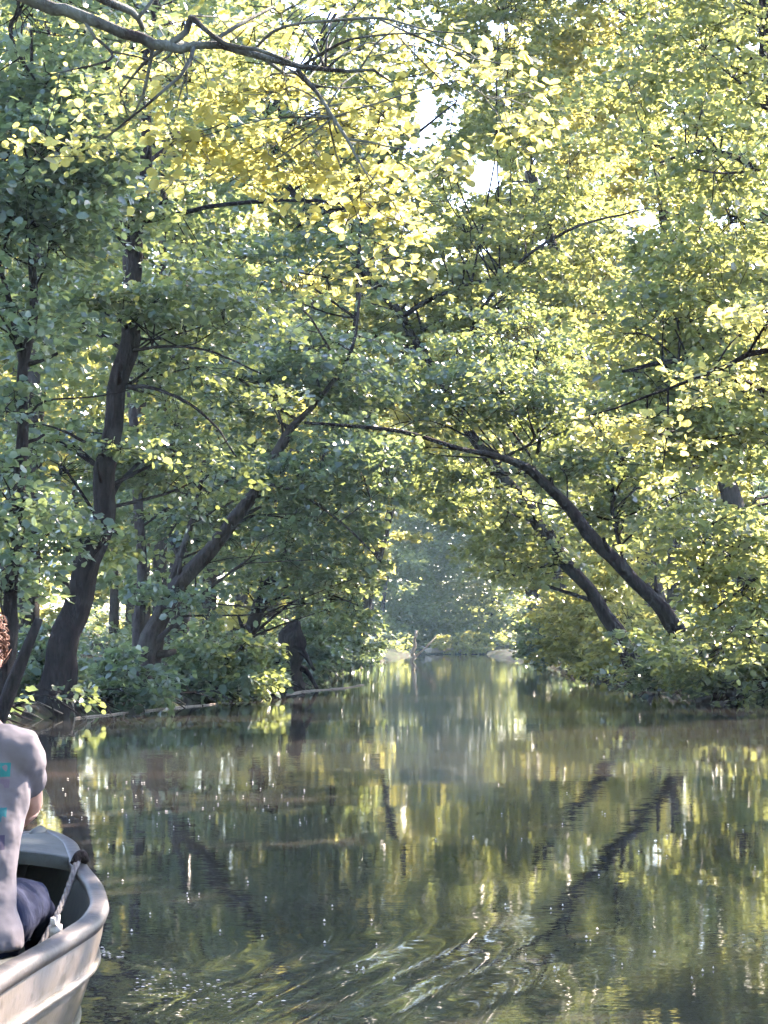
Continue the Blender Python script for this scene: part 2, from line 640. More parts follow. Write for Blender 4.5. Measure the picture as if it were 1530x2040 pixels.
def tree(name, label, cat, trunk, limbs=(), lobes=(), leaf=0.09, nleaf=42, spray=(0.75, 0.32), mat=M_LEAF, bark=M_BARK, tpl=T_PLAIN,
         single=0, group=None, auto=5, tilt=0.62, seed=0, sides=12, hole_k=1.0, step=0.35, stems=(), dens=1.7):
    """trunk, limbs: rows (x, y, z, r). lobes: (centre, (rx, ry, rz), sprays). A tree is trunk, branches, twigs, foliage and single leaves."""
    g = np.random.default_rng(seed + 500)
    base = np.array(trunk[0][:3])
    base = np.array([base[0], base[1], max(base[2], -0.2)])
    root = empty(name, base, label, cat, group)
    tp = smooth_path(trunk, step)
    if single:
        tt = np.arange(len(tp)) * step
        fade = np.clip(tt / 1.2, 0, 1) * tp[:, 3] * 0.40
        for ax_ in (0, 1):
            p1, p2 = g.random(2) * 6.28
            tp[:, ax_] += fade * (0.7 * np.sin(tt * 2.9 + p1) + 0.5 * np.sin(tt * 6.1 + p2))
    mb = MB()
    mb.tube(tp[:, :3], tp[:, 3] * (0.92 if single else 1), sides, 0.14, seed)
    mb.build('trunk', bark, root)
    if single and tp[0, 3] > 0.12:          # broken stubs of old boughs
        for q in range(5):
            i0 = int(len(tp) * (0.12 + 0.13 * q))
            d = g.normal(0, 1, 3) * [1, 0.7, 0.4] + [0, 0, 0.35]
            d /= np.linalg.norm(d)
            r0, ln = tp[i0, 3] * g.uniform(0.22, 0.4), tp[i0, 3] + g.uniform(0.08, 0.4)
            m2 = MB()
            m2.tube([tp[i0, :3], tp[i0, :3] + d * ln * 0.7, tp[i0, :3] + d * ln + [0, 0, 0.03]], [r0 * 1.2, r0 * 0.8, r0 * 0.55], 7, 0.2, q)
            m2.build('stub', bark, root)
    skel = [tp]
    for q, st in enumerate(stems):
        sp = smooth_path(st, step)
        m2 = MB()
        m2.tube(sp[:, :3], sp[:, 3], max(8, sides - 2), 0.09, seed + q + 70)
        m2.build('trunk', bark, root)
        skel.append(sp)
    for q, lb in enumerate(limbs):
        lp = smooth_path(lb, step * 0.6)
        lp[:, :3] += g.normal(0, 0.012, (len(lp), 3)) * min(1, 6 * lp[0, 3])
        m2 = MB()
        m2.tube(lp[:, :3], lp[:, 3], 8, 0.08, seed + q)
        m2.build('branch', bark, root)
        skel.append(lp)
    # limbs that carry each lobe of the crown
    small = MB()
    for (c, r, ns) in lobes:
        c, r = np.array(c), np.array(r)
        for q in range(auto if ns > 8 else 1):
            d = g.normal(0, 1, 3); d /= np.linalg.norm(d)
            end = c + r * d * g.uniform(0.45, 0.9)
            if not clear_of_holes(end[None], hole_k * 1.4, g)[0]:
                continue
            # start on the trunk, below the target
            cand = np.vstack(skel[:1 + len(stems) + len(limbs)])
            w = np.linalg.norm(cand[:, :3] - end, axis=1) + 1.6 * np.maximum(0, cand[:, 2] - end[2] + 0.4)
            w += 0.8 * (cand[:, 3] < 0.012)
            st = cand[np.argmin(w * g.uniform(0.85, 1.2, len(w)))]
            rr = min(0.6 * st[3], 0.010 + 0.010 * np.linalg.norm(end - st[:3]))
            mid = (st[:3] + end) / 2 + g.normal(0, 0.12, 3) * np.linalg.norm(end - st[:3]) + np.array([0, 0, 0.10 * np.linalg.norm(end - st[:3])])
            lp = smooth_path([(*st[:3], rr), (*mid, rr * 0.7), (*end, rr * 0.3)], 0.45)
            small.tube(lp[:, :3], np.maximum(lp[:, 3], 0.004), 5, 0.05, q)
            skel.append(lp)
    nodes = np.vstack(skel)
    L = Leaves()
    for (c, r, ns) in lobes:
        ns = int(ns * dens) + 1
        c, r = np.array(c), np.array(r)
        d = g.normal(0, 1, (ns, 3)); d /= np.linalg.norm(d, axis=1)[:, None]
        C = c + r * d * (g.uniform(0.15, 1, (ns, 1)) ** 0.5)
        C = C[clear_of_holes(C, hole_k * 1.15, g)]
        C = C[C[:, 2] > 0.15]
        if not len(C):
            continue
        D = np.linalg.norm(C[:, None] - nodes[None, :, :3], axis=2)
        j = D.argmin(1)
        nn = nodes[j]
        U = hz(C - nn[:, :3]) + g.normal(0, 0.25, C.shape) * [1, 1, 0.25] + hz(C - c) * 0.3
        for i in range(len(C)):
            if 0.05 < D[i, j[i]] < 2.6 and (tpl is not T_FAR or i % 5 == 0):
                m = (C[i] + nn[i, :3]) / 2 + g.normal(0, 0.05, 3)
                Un = U[i] / (np.linalg.norm(U[i]) + 1e-9)
                small.tube([nn[i, :3], m, C[i], C[i] + Un * spray[0] * 0.7 - np.array([0, 0, 0.06])],
                           [min(nn[i, 3], 0.011), 0.007, 0.005, 0.002], 3)
        sprays(L, C, U, spray[0], spray[1], nleaf, leaf, tilt, g=g)
    if name in ('added_shade_tree', 'added_canopy_tree') and L.c:
        L.done()
        px, py, dep = proj(L.c)
        L.cull(~((px > -60) & (px < 1590) & (py > -60) & (py < 2100) & (dep > 0) & (dep < 30)))
        L.c, L.R, L.s, L.t = [L.c], [L.R], [L.s], [L.t]
    if small.n:
        tag(small.build('twigs', bark, root), kind='stuff')
    if L.c:
        L.done()
        L.cull(clear_of_holes(L.c, hole_k * 0.9, g))
        POOL.append((root, L, tpl, mat, single))
    return root


def lobe(px, py, d, rpx, rpy, rd, n):
    return (W(px, py, d), (rpx * d / FPX, rd, rpy * d / FPX), n)


def path(d, rows, d2=None):
    """rows (px, py, width in px) at depth d (running to depth d2)"""
    out = []
    for i, (px, py, w) in enumerate(rows):
        dd = d if d2 is None else d + (d2 - d) * i / (len(rows) - 1)
        p = W(px, py, dd)
        out.append((*p, 0.76 * w * dd / FPX / 2))
    return out


# ------------------------------------------------------------------ the setting: water and banks
LEFT = [(-14, -7.0), (0, -6.4), (10, -5.9), (18, -5.4), (25.3, -4.85), (26.7, -4.45), (30.8, -3.96), (34.5, -3.2), (44.4, -2.35), (63, -1.95),
        (87, -0.9), (143, 0.9), (183, 3.2), (190, 4.5)]
RIGHT = [(-14, 8.2), (0, 7.7), (10, 7.2), (20, 6.9), (33.3, 6.35), (37.7, 6.0), (46.5, 6.1), (61.5, 5.9), (83, 7.2), (143, 8.4), (183, 9.1), (190, 8.0)]


def edge_x(tab, y):
    t = np.array(tab)
    return np.interp(y, t[:, 0], t[:, 1])


def build_water():
    ys = [2.6]
    while ys[-1] < 30:
        ys.append(ys[-1] * 1.006)
    while ys[-1] < 200:
        ys.append(ys[-1] * 1.03)
    ys = np.array([-16, -8, -3, 0, 1.2, 2.0] + ys)
    xs = np.concatenate([np.linspace(-11, -2.2, 16, endpoint=False), np.linspace(-2.2, 2.6, 130, endpoint=False), np.linspace(2.6, 12, 30)])
    X, Y = np.meshgrid(xs, ys)
    # wake rolling off the bow of the boat towards the right
    ax, ay = -1.0, 6.75
    dx, dy = 0.60, -0.80
    tx = (X - ax) * dx + (Y - ay) * dy
    q = (X - ax) * (-dy) + (Y - ay) * dx       # positive: ahead of the wave
    bend = 0.05 * np.sin(tx * 2.3) + 0.03 * np.sin(tx * 5.1 + 1)
    qq = q + bend + 0.06 * tx
    env = np.clip(tx / 0.25, 0, 1) * np.exp(-np.clip(tx - 0.6, 0, None) / 1.3)
    back = np.where(qq > 0, np.exp(-(qq / 0.10) ** 2), np.exp(-(qq / 0.8) ** 2))
    Z = 0.0045 * env * np.exp(-(tx.clip(0) / 0.85) ** 2) * back * np.cos(2 * np.pi * qq / 0.40)
    # a second fainter train that runs along the boat's side
    u = (X + 0.72) * 0.93 + (Y - 5.2) * -0.30
    Z += 0.003 * np.exp(-((u - 0.35) / 0.45) ** 2) * np.cos(2 * np.pi * u / 0.21) * np.exp(-((Y - 5.4) / 1.4) ** 2)
    Z += 0.0012 * np.sin(X * 2.1 + Y * 1.3) * np.exp(-Y / 18) + 0.001 * np.sin(Y * 3.1 - X * 0.9 + 1) * np.exp(-Y / 14)
    chop = 0.4 * env * np.exp(-((qq + 0.12) / 0.16) ** 2) * np.exp(-tx.clip(0) / 0.5) + 0.03 * env * np.exp(-((qq + 0.35) / 0.45) ** 2)
    chop += 0.5 * np.exp(-((X + 0.80) / 0.10) ** 2) * np.exp(-((Y - 5.1) / 0.7) ** 2)
    n, m = X.shape
    V = np.stack([X, Y, Z], -1).reshape(-1, 3)
    i = np.arange(n - 1)[:, None] * m + np.arange(m - 1)[None]
    Q = np.stack([i, i + 1, i + m + 1, i + m], -1).reshape(-1, 4)
    me = bpy.data.meshes.new('water')
    me.vertices.add(len(V)); me.vertices.foreach_set('co', V.astype(np.float32).ravel())
    me.loops.add(Q.size); me.loops.foreach_set('vertex_index', Q.ravel().astype(np.int32))
    me.polygons.add(len(Q))
    me.polygons.foreach_set('loop_start', (np.arange(len(Q)) * 4).astype(np.int32))
    me.polygons.foreach_set('loop_total', np.full(len(Q), 4, np.int32))
    me.polygons.foreach_set('use_smooth', np.ones(len(Q), bool))
    at = me.attributes.new('chop', 'FLOAT', 'POINT')
    at.data.foreach_set('value', chop.ravel().astype(np.float32))
    me.update(calc_edges=True)
    tag(link('river_water', me, M_WATER), kind='structure')


def build_bank(tab, sgn):
    ys = np.concatenate([np.linspace(-14, 20, 18, endpoint=False), np.linspace(20, 70, 100, endpoint=False), np.linspace(70, 190, 60)])
    off = np.array([-1.2, -0.35, 0.0, 0.18, 0.5, 1.1, 2.2, 4, 7, 12, 20, 35, 60, 90])
    zz = np.array([-0.9, -0.25, -0.02, 0.14, 0.28, 0.42, 0.55, 0.7, 0.9, 1.2, 1.6, 2.4, 4.0, 6.0])
    ed = edge_x(tab, ys) + sgn * (0.16 * np.sin(ys * 1.7) + 0.10 * np.sin(ys * 4.3 + 1) + rng.normal(0, 0.06, len(ys)))
    X = ed[:, None] + sgn * off[None]
    Y = np.repeat(ys[:, None], len(off), 1)
    Z = zz[None] + rng.normal(0, 1, X.shape) * np.minimum(0.05, 0.02 + 0.02 * np.abs(off))[None] * (off > 0.1)[None]
    n, m = X.shape
    V = np.stack([X, Y, Z], -1).reshape(-1, 3)
    F = []
    for i in range(n - 1):
        for j in range(m - 1):
            a = i * m + j
            F.append((a, a + 1, a + m + 1, a + m) if sgn > 0 else (a, a + m, a + m + 1, a + 1))
    mb = MB()
    mb.add(V, F)
    tag(mb.build('river_bank', M_GROUND), kind='structure')


def bank_z(off):
    return float(np.interp(off, [0, 0.18, 0.5, 1.1, 2.2, 4, 7, 12, 20, 35, 60], [-0.02, 0.14, 0.28, 0.42, 0.55, 0.7, 0.9, 1.2, 1.6, 2.4, 4.0]))


build_water()
build_bank(LEFT, -1)
build_bank(RIGHT, 1)
# the bank that closes the view where the river bends away
mb = MB()
gx = np.linspace(-90, 100, 60)
rows = [(183, -0.6), (185.5, 0.03), (187, 0.5), (195, 0.9), (215, 2.0), (260, 5.0)]
V = [(x, y + 0.5 * math.sin(x), z + 0.05 * math.sin(x * 3)) for y, z in rows for x in gx]
F = [(r * 60 + c, r * 60 + c + 1, (r + 1) * 60 + c + 1, (r + 1) * 60 + c) for r in range(len(rows) - 1) for c in range(59)]
mb.add(V, F)
tag(mb.build('far_bank', M_GROUND), kind='structure')

# ------------------------------------------------------------------ the named trees
# big dark alder on the left bank
dA = 27.6
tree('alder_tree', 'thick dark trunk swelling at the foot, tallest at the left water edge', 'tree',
     path(dA, [(62, 1446, 175), (88, 1410, 128), (118, 1330, 92), (140, 1262, 80), (172, 1150, 70), (195, 1050, 62), (212, 940, 58), (228, 850, 56), (245, 740, 54),
               (258, 640, 50), (266, 540, 46), (275, 440, 42), (288, 320, 36), (292, 230, 28), (300, 60, 22), (330, -250, 12)]),
     limbs=[path(dA, [(290, 440, 15), (360, 425, 13), (430, 410, 12), (520, 401, 10), (610, 399, 8), (700, 408, 5)], dA - 2.5),
            path(dA, [(262, 470, 14), (225, 430, 11), (185, 405, 9), (140, 395, 5)], dA - 1),
            path(dA, [(285, 425, 12), (320, 405, 9), (352, 380, 6)], dA - 1),
            path(dA, [(292, 325, 12), (335, 293, 10), (382, 262, 6)], dA + 1),
            path(dA, [(252, 770, 14), (300, 772, 10), (370, 800, 8), (430, 850, 6), (470, 910, 4)], dA - 2),
            path(dA, [(218, 915, 14), (175, 885, 9), (130, 860, 7), (85, 845, 4)], dA - 1.5),
            path(dA, [(255, 700, 10), (330, 690, 8), (420, 700, 6), (520, 745, 4)], dA - 2)],
     lobes=[lobe(222, 405, dA - 1.0, 60, 45, 0.4, 16), lobe(235, 600, dA - 0.9, 120, 45, 0.5, 26), lobe(195, 1066, dA - 0.8, 50, 12, 0.3, 3), lobe(225, 890, dA - 0.8, 50, 10, 0.3, 3),
            lobe(400, 600, dA + 0.6, 170, 90, 1.2, 40), lobe(110, 620, dA + 1.2, 130, 90, 1.0, 26), lobe(380, 760, dA + 1.6, 140, 90, 1.2, 26), lobe(100, 900, dA + 1.2, 130, 90, 1.0, 28),
            lobe(350, 930, dA + 1.8, 130, 70, 1.2, 24), lobe(110, 1060, dA + 1, 110, 60, 0.9, 22), lobe(190, 60, dA + 1.5, 260, 130, 1.5, 40),
            lobe(180, -200, dA, 380, 160, 2.6, 50), lobe(95, 1376, dA - 1.2, 50, 12, 0.25, 1)],
     leaf=0.095, single=300, seed=1, sides=18, step=0.22)

# slender forked stems at the left edge of the picture
dB = 23.0
tree('forked_tree', 'slender dark stem forking high up, at the far left edge of the wood', 'tree',
     path(dB, [(-22, 1462, 60), (12, 1300, 46), (30, 1150, 38), (38, 980, 33), (44, 840, 32), (50, 730, 32), (66, 620, 25), (62, 480, 20), (70, 300, 14), (60, 60, 9)]),
     limbs=[path(dB, [(48, 745, 22), (30, 650, 18), (8, 560, 14), (-30, 440, 9)]),
            path(dB, [(40, 20, 14), (20, 60, 12), (42, 115, 10), (70, 160, 5)], dB - 1),
            path(dB, [(46, 840, 9), (90, 800, 6), (190, 790, 4), (285, 770, 2.5)], dB - 1.5)],
     lobes=[lobe(50, 340, dB, 120, 130, 1.0, 64), lobe(130, 270, dB, 110, 100, 1.0, 26), lobe(70, 170, dB, 120, 80, 1.0, 30), lobe(60, 470, dB, 130, 60, 1.0, 26),
            lobe(20, 640, dB, 90, 70, 1.0, 14), lobe(0, 800, dB, 80, 60, 1.0, 10), lobe(10, 1000, dB, 90, 80, 1.0, 20), lobe(20, 1160, dB, 60, 40, 0.8, 8),
            lobe(60, -80, dB, 260, 170, 1.6, 50)],
     leaf=0.10, single=260, seed=2, mat=M_LEAF_B, sides=12, step=0.25)

# short leaning pole beside the man
tree('leaning_sapling', 'bare broken pole leaning right, right behind the man', 'sapling',
     path(21.0, [(-12, 1466, 38), (22, 1370, 34), (50, 1300, 30), (78, 1232, 24)]), seed=3, sides=10, step=0.15)

# leaning tree whose bent top meets the arch over the river
dC = 33.0
tree('leaning_tree', 'grey trunk leaning right from the left bank to a crooked elbow', 'tree',
     path(dC, [(248, 1420, 78), (282, 1340, 62), (300, 1270, 58), (340, 1195, 46), (385, 1135, 42), (440, 1065, 38), (492, 1002, 36), (530, 950, 30), (556, 900, 28), (572, 862, 26), (592, 838, 20),
               (640, 790, 14), (700, 700, 10), (720, 560, 7)]),
     stems=[path(dC, [(280, 1405, 40), (275, 1260, 30), (283, 1150, 28), (276, 1020, 26), (272, 900, 25), (262, 800, 22), (255, 690, 16), (245, 420, 10)], dC + 2),
            path(dC, [(300, 1400, 36), (318, 1270, 24), (345, 1150, 20), (380, 1045, 16), (410, 900, 10), (440, 640, 6)], dC + 1.5)],
     limbs=[path(dC, [(300, 1290, 20), (350, 1240, 10), (420, 1170, 8), (500, 1110, 5)], dC - 1),
            path(dC, [(520, 960, 10), (600, 985, 8), (690, 1050, 6), (760, 1120, 4)], dC - 1)],
     lobes=[lobe(470, 690, dC, 170, 90, 1.6, 44), lobe(650, 720, dC + 0.6, 140, 80, 1.2, 40), lobe(560, 800, dC + 1.2, 190, 60, 1.0, 36), lobe(690, 930, dC - 0.5, 110, 90, 1.3, 36),
            lobe(530, 960, dC + 1.5, 120, 60, 1.0, 26), lobe(560, 930, dC - 0.8, 60, 25, 0.4, 8), lobe(400, 1060, dC + 2.2, 110, 80, 1.0, 26), lobe(610, 1080, dC + 0.6, 110, 80, 1.3, 26), lobe(690, 1140, dC + 1, 70, 60, 1.0, 12),
            lobe(350, 960, dC + 2.8, 130, 80, 1.2, 22), lobe(350, 1190, dC - 0.6, 60, 25, 0.4, 6)],
     leaf=0.10, single=300, seed=4, bark=M_BARK_L, mat=M_LEAF_B, sides=16, step=0.25)

dD = 40.0
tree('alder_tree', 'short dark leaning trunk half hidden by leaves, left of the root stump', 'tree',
     path(dD, [(455, 1395, 60), (478, 1310, 42), (505, 1240, 38), (530, 1180, 36), (552, 1135, 34), (590, 1050, 26), (640, 930, 20), (700, 700, 14), (720, 420, 8)]),
     lobes=[lobe(560, 1150, dD, 110, 50, 1.3, 22), lobe(640, 1010, dD, 110, 90, 1.5, 24), lobe(680, 1200, dD, 60, 60, 1.2, 14), lobe(620, 560, dD, 190, 120, 2.0, 40),
            lobe(560, 330, dD + 2, 200, 140, 2.4, 40)],
     leaf=0.115, single=120, seed=5, sides=12)

# slim tree that arches over from the right bank, and its bigger fellow
dF = 35.0
tree('arching_tree', 'long dark trunk arching from the right bank low across the river', 'tree',
     path(dF, [(1475, 1395, 62), (1410, 1318, 50), (1340, 1240, 44), (1265, 1158, 40), (1200, 1090, 38), (1150, 1035, 35), (1100, 980, 32), (1050, 932, 26), (985, 908, 17), (920, 895, 14),
               (865, 878, 13), (800, 860, 12), (740, 852, 11), (670, 846, 10), (606, 842, 8)], dF - 4),
     limbs=[path(dF + 0.6, [(1060, 940, 14), (1075, 880, 11), (1060, 790, 8), (1075, 680, 5)]),
            path(dF, [(1000, 912, 9), (1060, 880, 7), (1055, 835, 5), (1050, 810, 3)], dF - 3.5),
            path(dF, [(1250, 1140, 12), (1220, 1020, 10), (1230, 900, 7), (1250, 800, 4)])],
     lobes=[lobe(1010, 790, dF, 150, 70, 1.6, 42), lobe(850, 780, dF + 0.6, 150, 55, 1.2, 36), lobe(1210, 880, dF, 120, 90, 1.4, 44), lobe(1130, 930, dF - 1, 50, 22, 0.4, 7),
            lobe(1310, 1010, dF + 0.6, 110, 60, 1.0, 26), lobe(1010, 700, dF + 1, 140, 80, 1.6, 34), lobe(740, 900, dF + 1, 110, 40, 0.8, 16), lobe(1240, 1000, dF + 1.4, 70, 60, 0.8, 14),
            lobe(950, 960, dF + 1, 80, 40, 1.0, 10)],
     leaf=0.10, single=300, seed=6, sides=14, step=0.25)

dG = 43.0
tree('arching_tree', 'second leaning trunk, slimmer, behind the long arching one', 'tree',
     path(dG, [(1285, 1375, 60), (1230, 1255, 42), (1150, 1150, 36), (1095, 1075, 34), (1050, 1010, 32), (1000, 950, 30), (920, 830, 26), (850, 715, 26), (790, 620, 26), (690, 500, 25), (600, 410, 20), (555, 330, 15), (530, 230, 9)]),
     limbs=[path(dG, [(1060, 1020, 16), (1000, 975, 9), (940, 980, 6), (880, 1000, 4)]),
            path(dG, [(800, 630, 16), (870, 590, 12), (960, 560, 10), (1075, 562, 6)]),
            path(dG, [(840, 660, 12), (930, 620, 9), (1060, 612, 7), (1180, 600, 5)]),
            path(dG, [(880, 760, 14), (1000, 560, 10), (1130, 460, 8), (1290, 415, 4)], dG - 3)],
     lobes=[lobe(770, 690, dG + 1.6, 130, 70, 2.0, 34), lobe(880, 660, dG + 1.4, 150, 70, 2.0, 38), lobe(1040, 600, dG, 150, 60, 2.0, 38), lobe(760, 540, dG + 1.8, 90, 70, 1.6, 16),
            lobe(680, 440, dG + 1.8, 120, 80, 2.0, 22), lobe(930, 500, dG, 120, 70, 2.0, 26), lobe(1100, 480, dG, 130, 70, 2.0, 30), lobe(560, 260, dG + 1.5, 170, 100, 2.2, 26),
            lobe(960, 1010, dG, 90, 70, 1.6, 24), lobe(1060, 1100, dG + 1, 80, 80, 1.5, 24), lobe(980, 1100, dG + 3, 60, 60, 1.3, 12), lobe(900, 940, dG + 1, 100, 50, 1.6, 20),
            lobe(780, 250, dG, 170, 120, 2.2, 30), lobe(800, 90, dG + 2, 200, 140, 2.6, 44), lobe(960, 190, dG + 2, 150, 110, 2.4, 36), lobe(930, -90, dG + 2, 260, 120, 2.8, 44), lobe(985, 40, dG + 3, 130, 80, 2.0, 34), lobe(620, 110, dG + 3, 180, 140, 2.6, 40), lobe(900, 380, dG + 2, 120, 80, 2.2, 24), lobe(1080, 330, dG + 1, 140, 110, 2.2, 34)],
     leaf=0.12, dens=1.9, single=240, seed=7, sides=12, step=0.3, mat=M_LEAF_M)

# the near tree whose lichened bough crosses the top of the picture
dH = 14.0
pb = path(dH, [(-420, -260, 52), (-200, -120, 44), (60, -2, 36), (130, 20, 34), (210, 48, 32), (280, 78, 30), (335, 95, 27), (385, 91, 23), (440, 92, 22), (520, 110, 19), (600, 132, 15), (690, 142, 11), (740, 140, 8), (782, 162, 5)])
trunkH = [(-6.2, 13.2, 0.2, 0.24), (-6.0, 13.3, 1.6, 0.19), (-5.6, 13.6, 3.4, 0.17), (-4.9, 13.9, 5.4, 0.15), (-4.6, 14.0, 8.0, 0.10), (-4.4, 14.0, 11, 0.05)]
pb[0] = (-4.9, 13.9, 5.6, 0.10)
tree('overhanging_tree', 'near tree whose lichen grey bough with round yellow lit leaves crosses the picture top', 'tree', trunkH,
     limbs=[pb,
            path(dH, [(330, 94, 20), (372, 62, 19), (380, 36, 18), (400, 52, 15), (450, 88, 13), (510, 98, 11), (580, 125, 8)], dH - 0.1),
            path(dH, [(190, -10, 26), (232, 12, 23), (262, 22, 19), (285, 58, 14)], dH + 0.3),
            path(dH, [(272, 40, 12), (300, 6, 10), (330, -40, 7)], dH),
            path(dH, [(508, 98, 8), (545, 62, 9), (600, 46, 8), (680, 40, 8), (760, 36, 7), (860, 62, 5), (925, 66, 3)], dH - 0.6),
            path(dH, [(606, 128, 8), (650, 102, 8), (700, 78, 7), (780, 68, 6), (850, 66, 4)], dH - 0.3),
            path(dH, [(756, 38, 6), (815, 66, 6), (870, 88, 5), (950, 118, 4), (1030, 130, 2)], dH - 0.5),
            path(dH, [(592, 138, 12), (622, 172, 11), (650, 212, 10), (675, 252, 9), (690, 276, 9), (712, 315, 7), (738, 362, 4)], dH - 0.3),
            path(dH, [(690, 276, 7), (740, 284, 6), (800, 297, 4), (860, 290, 2)], dH - 0.5),
            path(dH, [(168, 42, 10), (190, 75, 9), (222, 103, 8), (215, 122, 7), (150, 138, 5), (90, 150, 3)], dH - 0.3),
            path(dH, [(225, 104, 6), (270, 112, 5), (330, 128, 3)], dH),
            path(dH, [(364, 96, 6), (368, 120, 5), (374, 150, 3)], dH),
            path(dH, [(345, 98, 9), (338, 110, 8), (322, 122, 5)], dH),
            path(dH, [(640, 100, 5), (660, 60, 4), (720, 0, 3)], dH - 0.2),
            path(dH, [(790, 70, 4), (880, 160, 3.5), (960, 215, 2.5)], dH)],
     lobes=[lobe(430, 110, dH + 1.4, 220, 80, 0.6, 20), lobe(380, 190, dH + 1.0, 180, 60, 0.5, 20), lobe(560, 230, dH + 0.8, 190, 80, 0.5, 26), lobe(450, 310, dH + 0.8, 170, 70, 0.5, 18),
            lobe(640, 310, dH + 0.7, 140, 80, 0.5, 22), lobe(730, 420, dH + 0.4, 80, 80, 0.4, 13), lobe(748, 530, dH + 0.2, 45, 60, 0.3, 6), lobe(790, 240, dH + 0.6, 120, 80, 0.5, 14),
            lobe(870, 110, dH + 0.7, 120, 50, 0.5, 10), lobe(970, 220, dH + 0.5, 90, 60, 0.4, 7), lobe(250, 260, dH + 0.5, 90, 40, 0.4, 3), lobe(85, 305, dH, 26, 14, 0.2, 2), lobe(220, 285, dH, 20, 14, 0.2, 1),
            lobe(640, 30, dH + 1.1, 200, 60, 0.7, 14), lobe(870, 330, dH + 0.4, 60, 40, 0.3, 3),
            lobe(100, -330, dH, 600, 180, 1.4, 26), lobe(-350, 100, dH, 240, 300, 1.4, 26)],
     leaf=0.060, nleaf=26, spray=(0.46, 0.22), dens=0.92, single=300, seed=8, bark=M_BARK_LICHEN, mat=M_LEAF_Y, tpl=T_ROUND, sides=14, auto=3, tilt=0.55, step=0.2)

# right bank: the near leafy tree at the edge of the picture
dI = 29.5
tree('leafy_tree', 'dense leafy tree bending over the water along the right edge', 'tree',
     [(8.4, 30.5, 0.5, 0.34), (8.0, 30.3, 1.4, 0.26), (7.2, 30, 3.0, 0.22), (6.4, 29.8, 5.0, 0.18), (5.9, 29.7, 8.0, 0.13), (5.8, 30, 11.5, 0.08), (6.0, 30, 14, 0.04)],
     limbs=[path(dI, [(1600, 830, 30), (1480, 760, 20), (1350, 720, 14), (1240, 740, 8)], dI - 1.5), path(dI, [(1590, 400, 26), (1500, 330, 18), (1400, 300, 12), (1300, 330, 6)]),
            path(dI, [(1570, 330, 9), (1450, 345, 7), (1390, 338, 5)], dI - 2)],
     lobes=[lobe(1440, 500, dI, 150, 110, 1.6, 48), lobe(1330, 640, dI, 120, 80, 1.5, 32), lobe(1470, 700, dI - 0.6, 120, 90, 1.5, 40), lobe(1330, 800, dI - 0.8, 120, 80, 1.4, 38),
            lobe(1460, 880, dI - 0.6, 120, 70, 1.4, 38), lobe(1450, 1060, dI - 0.8, 120, 50, 1.2, 22), lobe(1450, 1150, dI - 0.5, 90, 45, 1.0, 18), lobe(1490, 1220, dI - 0.6, 90, 60, 1.0, 20),
            lobe(1420, 1310, dI + 3, 110, 40, 0.9, 20), lobe(1440, 300, dI, 140, 100, 1.8, 36), lobe(1330, 180, dI + 1, 140, 100, 1.8, 26), lobe(1470, 90, dI, 130, 110, 1.8, 30),
            lobe(1480, -150, dI, 260, 160, 2.6, 60), lobe(1450, -400, dI, 240, 160, 2.6, 60)],
     leaf=0.098, dens=1.9, single=300, seed=9, mat=M_LEAF_M, sides=14)

tree('leafy_tree', 'tall airy tree rising behind the right bank with sunlit yellow green crown', 'tree',
     [(9.6, 52, 0.8, 0.32), (9.2, 52, 4, 0.26), (8.0, 51.5, 8, 0.2), (7.2, 51, 12, 0.14), (6.8, 51, 17, 0.06)],
     limbs=[path(51, [(1370, 480, 22), (1310, 250, 16), (1312, 120, 13), (1300, -20, 10)])],
     lobes=[lobe(1160, 180, 50, 130, 110, 2.4, 36), lobe(1250, 330, 50, 130, 100, 2.4, 34), lobe(1230, 560, 50, 120, 100, 2.4, 36), lobe(1160, 720, 51, 100, 90, 2.2, 26), lobe(1260, 40, 50, 150, 100, 2.6, 40),
            lobe(1080, 60, 50, 120, 90, 2.6, 26), lobe(1250, 900, 51, 110, 80, 2.2, 24), lobe(1150, -180, 50, 300, 140, 3.4, 50), lobe(1300, -330, 50, 300, 120, 3.4, 50), lobe(1220, 1100, 51, 80, 70, 2.0, 24),
            lobe(1180, 1220, 52, 90, 50, 1.8, 24)],
     leaf=0.15, nleaf=42, dens=2.6, tpl=T_FAR, seed=10, mat=M_LEAF_Y, bark=M_BARK_L)

tree('overhanging_tree', 'twig of round yellow lit leaves hanging in from the right, before the dark hollow', 'tree',
     [(8.6, 19, 0.4, 0.2), (8.2, 19, 2.2, 0.16), (7.6, 19, 4.0, 0.12), (7.4, 19, 6.5, 0.06)],
     limbs=[[(7.7, 19, 3.6, 0.06), (6.0, 18.9, 4.1, 0.045), (*W(1560, 690, 18.8), 0.03), (*W(1420, 740, 18.6), 0.02), (*W(1290, 790, 18.5), 0.012), (*W(1170, 830, 18.4), 0.006)],
            [(*W(1330, 775, 18.5), 0.012), (*W(1330, 860, 18.4), 0.008), (*W(1318, 945, 18.4), 0.004)]],
     lobes=[lobe(1190, 845, 18.4, 45, 25, 0.25, 4), lobe(1310, 860, 18.4, 50, 45, 0.3, 6), lobe(1320, 950, 18.4, 14, 14, 0.1, 1), lobe(1420, 760, 18.6, 70, 40, 0.4, 7), lobe(1520, 640, 18.7, 60, 60, 0.5, 9),
            ((7.2, 19, 6.2), (1.4, 1.4, 1.2), 40)],
     leaf=0.062, nleaf=20, spray=(0.34, 0.16), single=120, seed=11, mat=M_LEAF_Y, tpl=T_ROUND, sides=10)

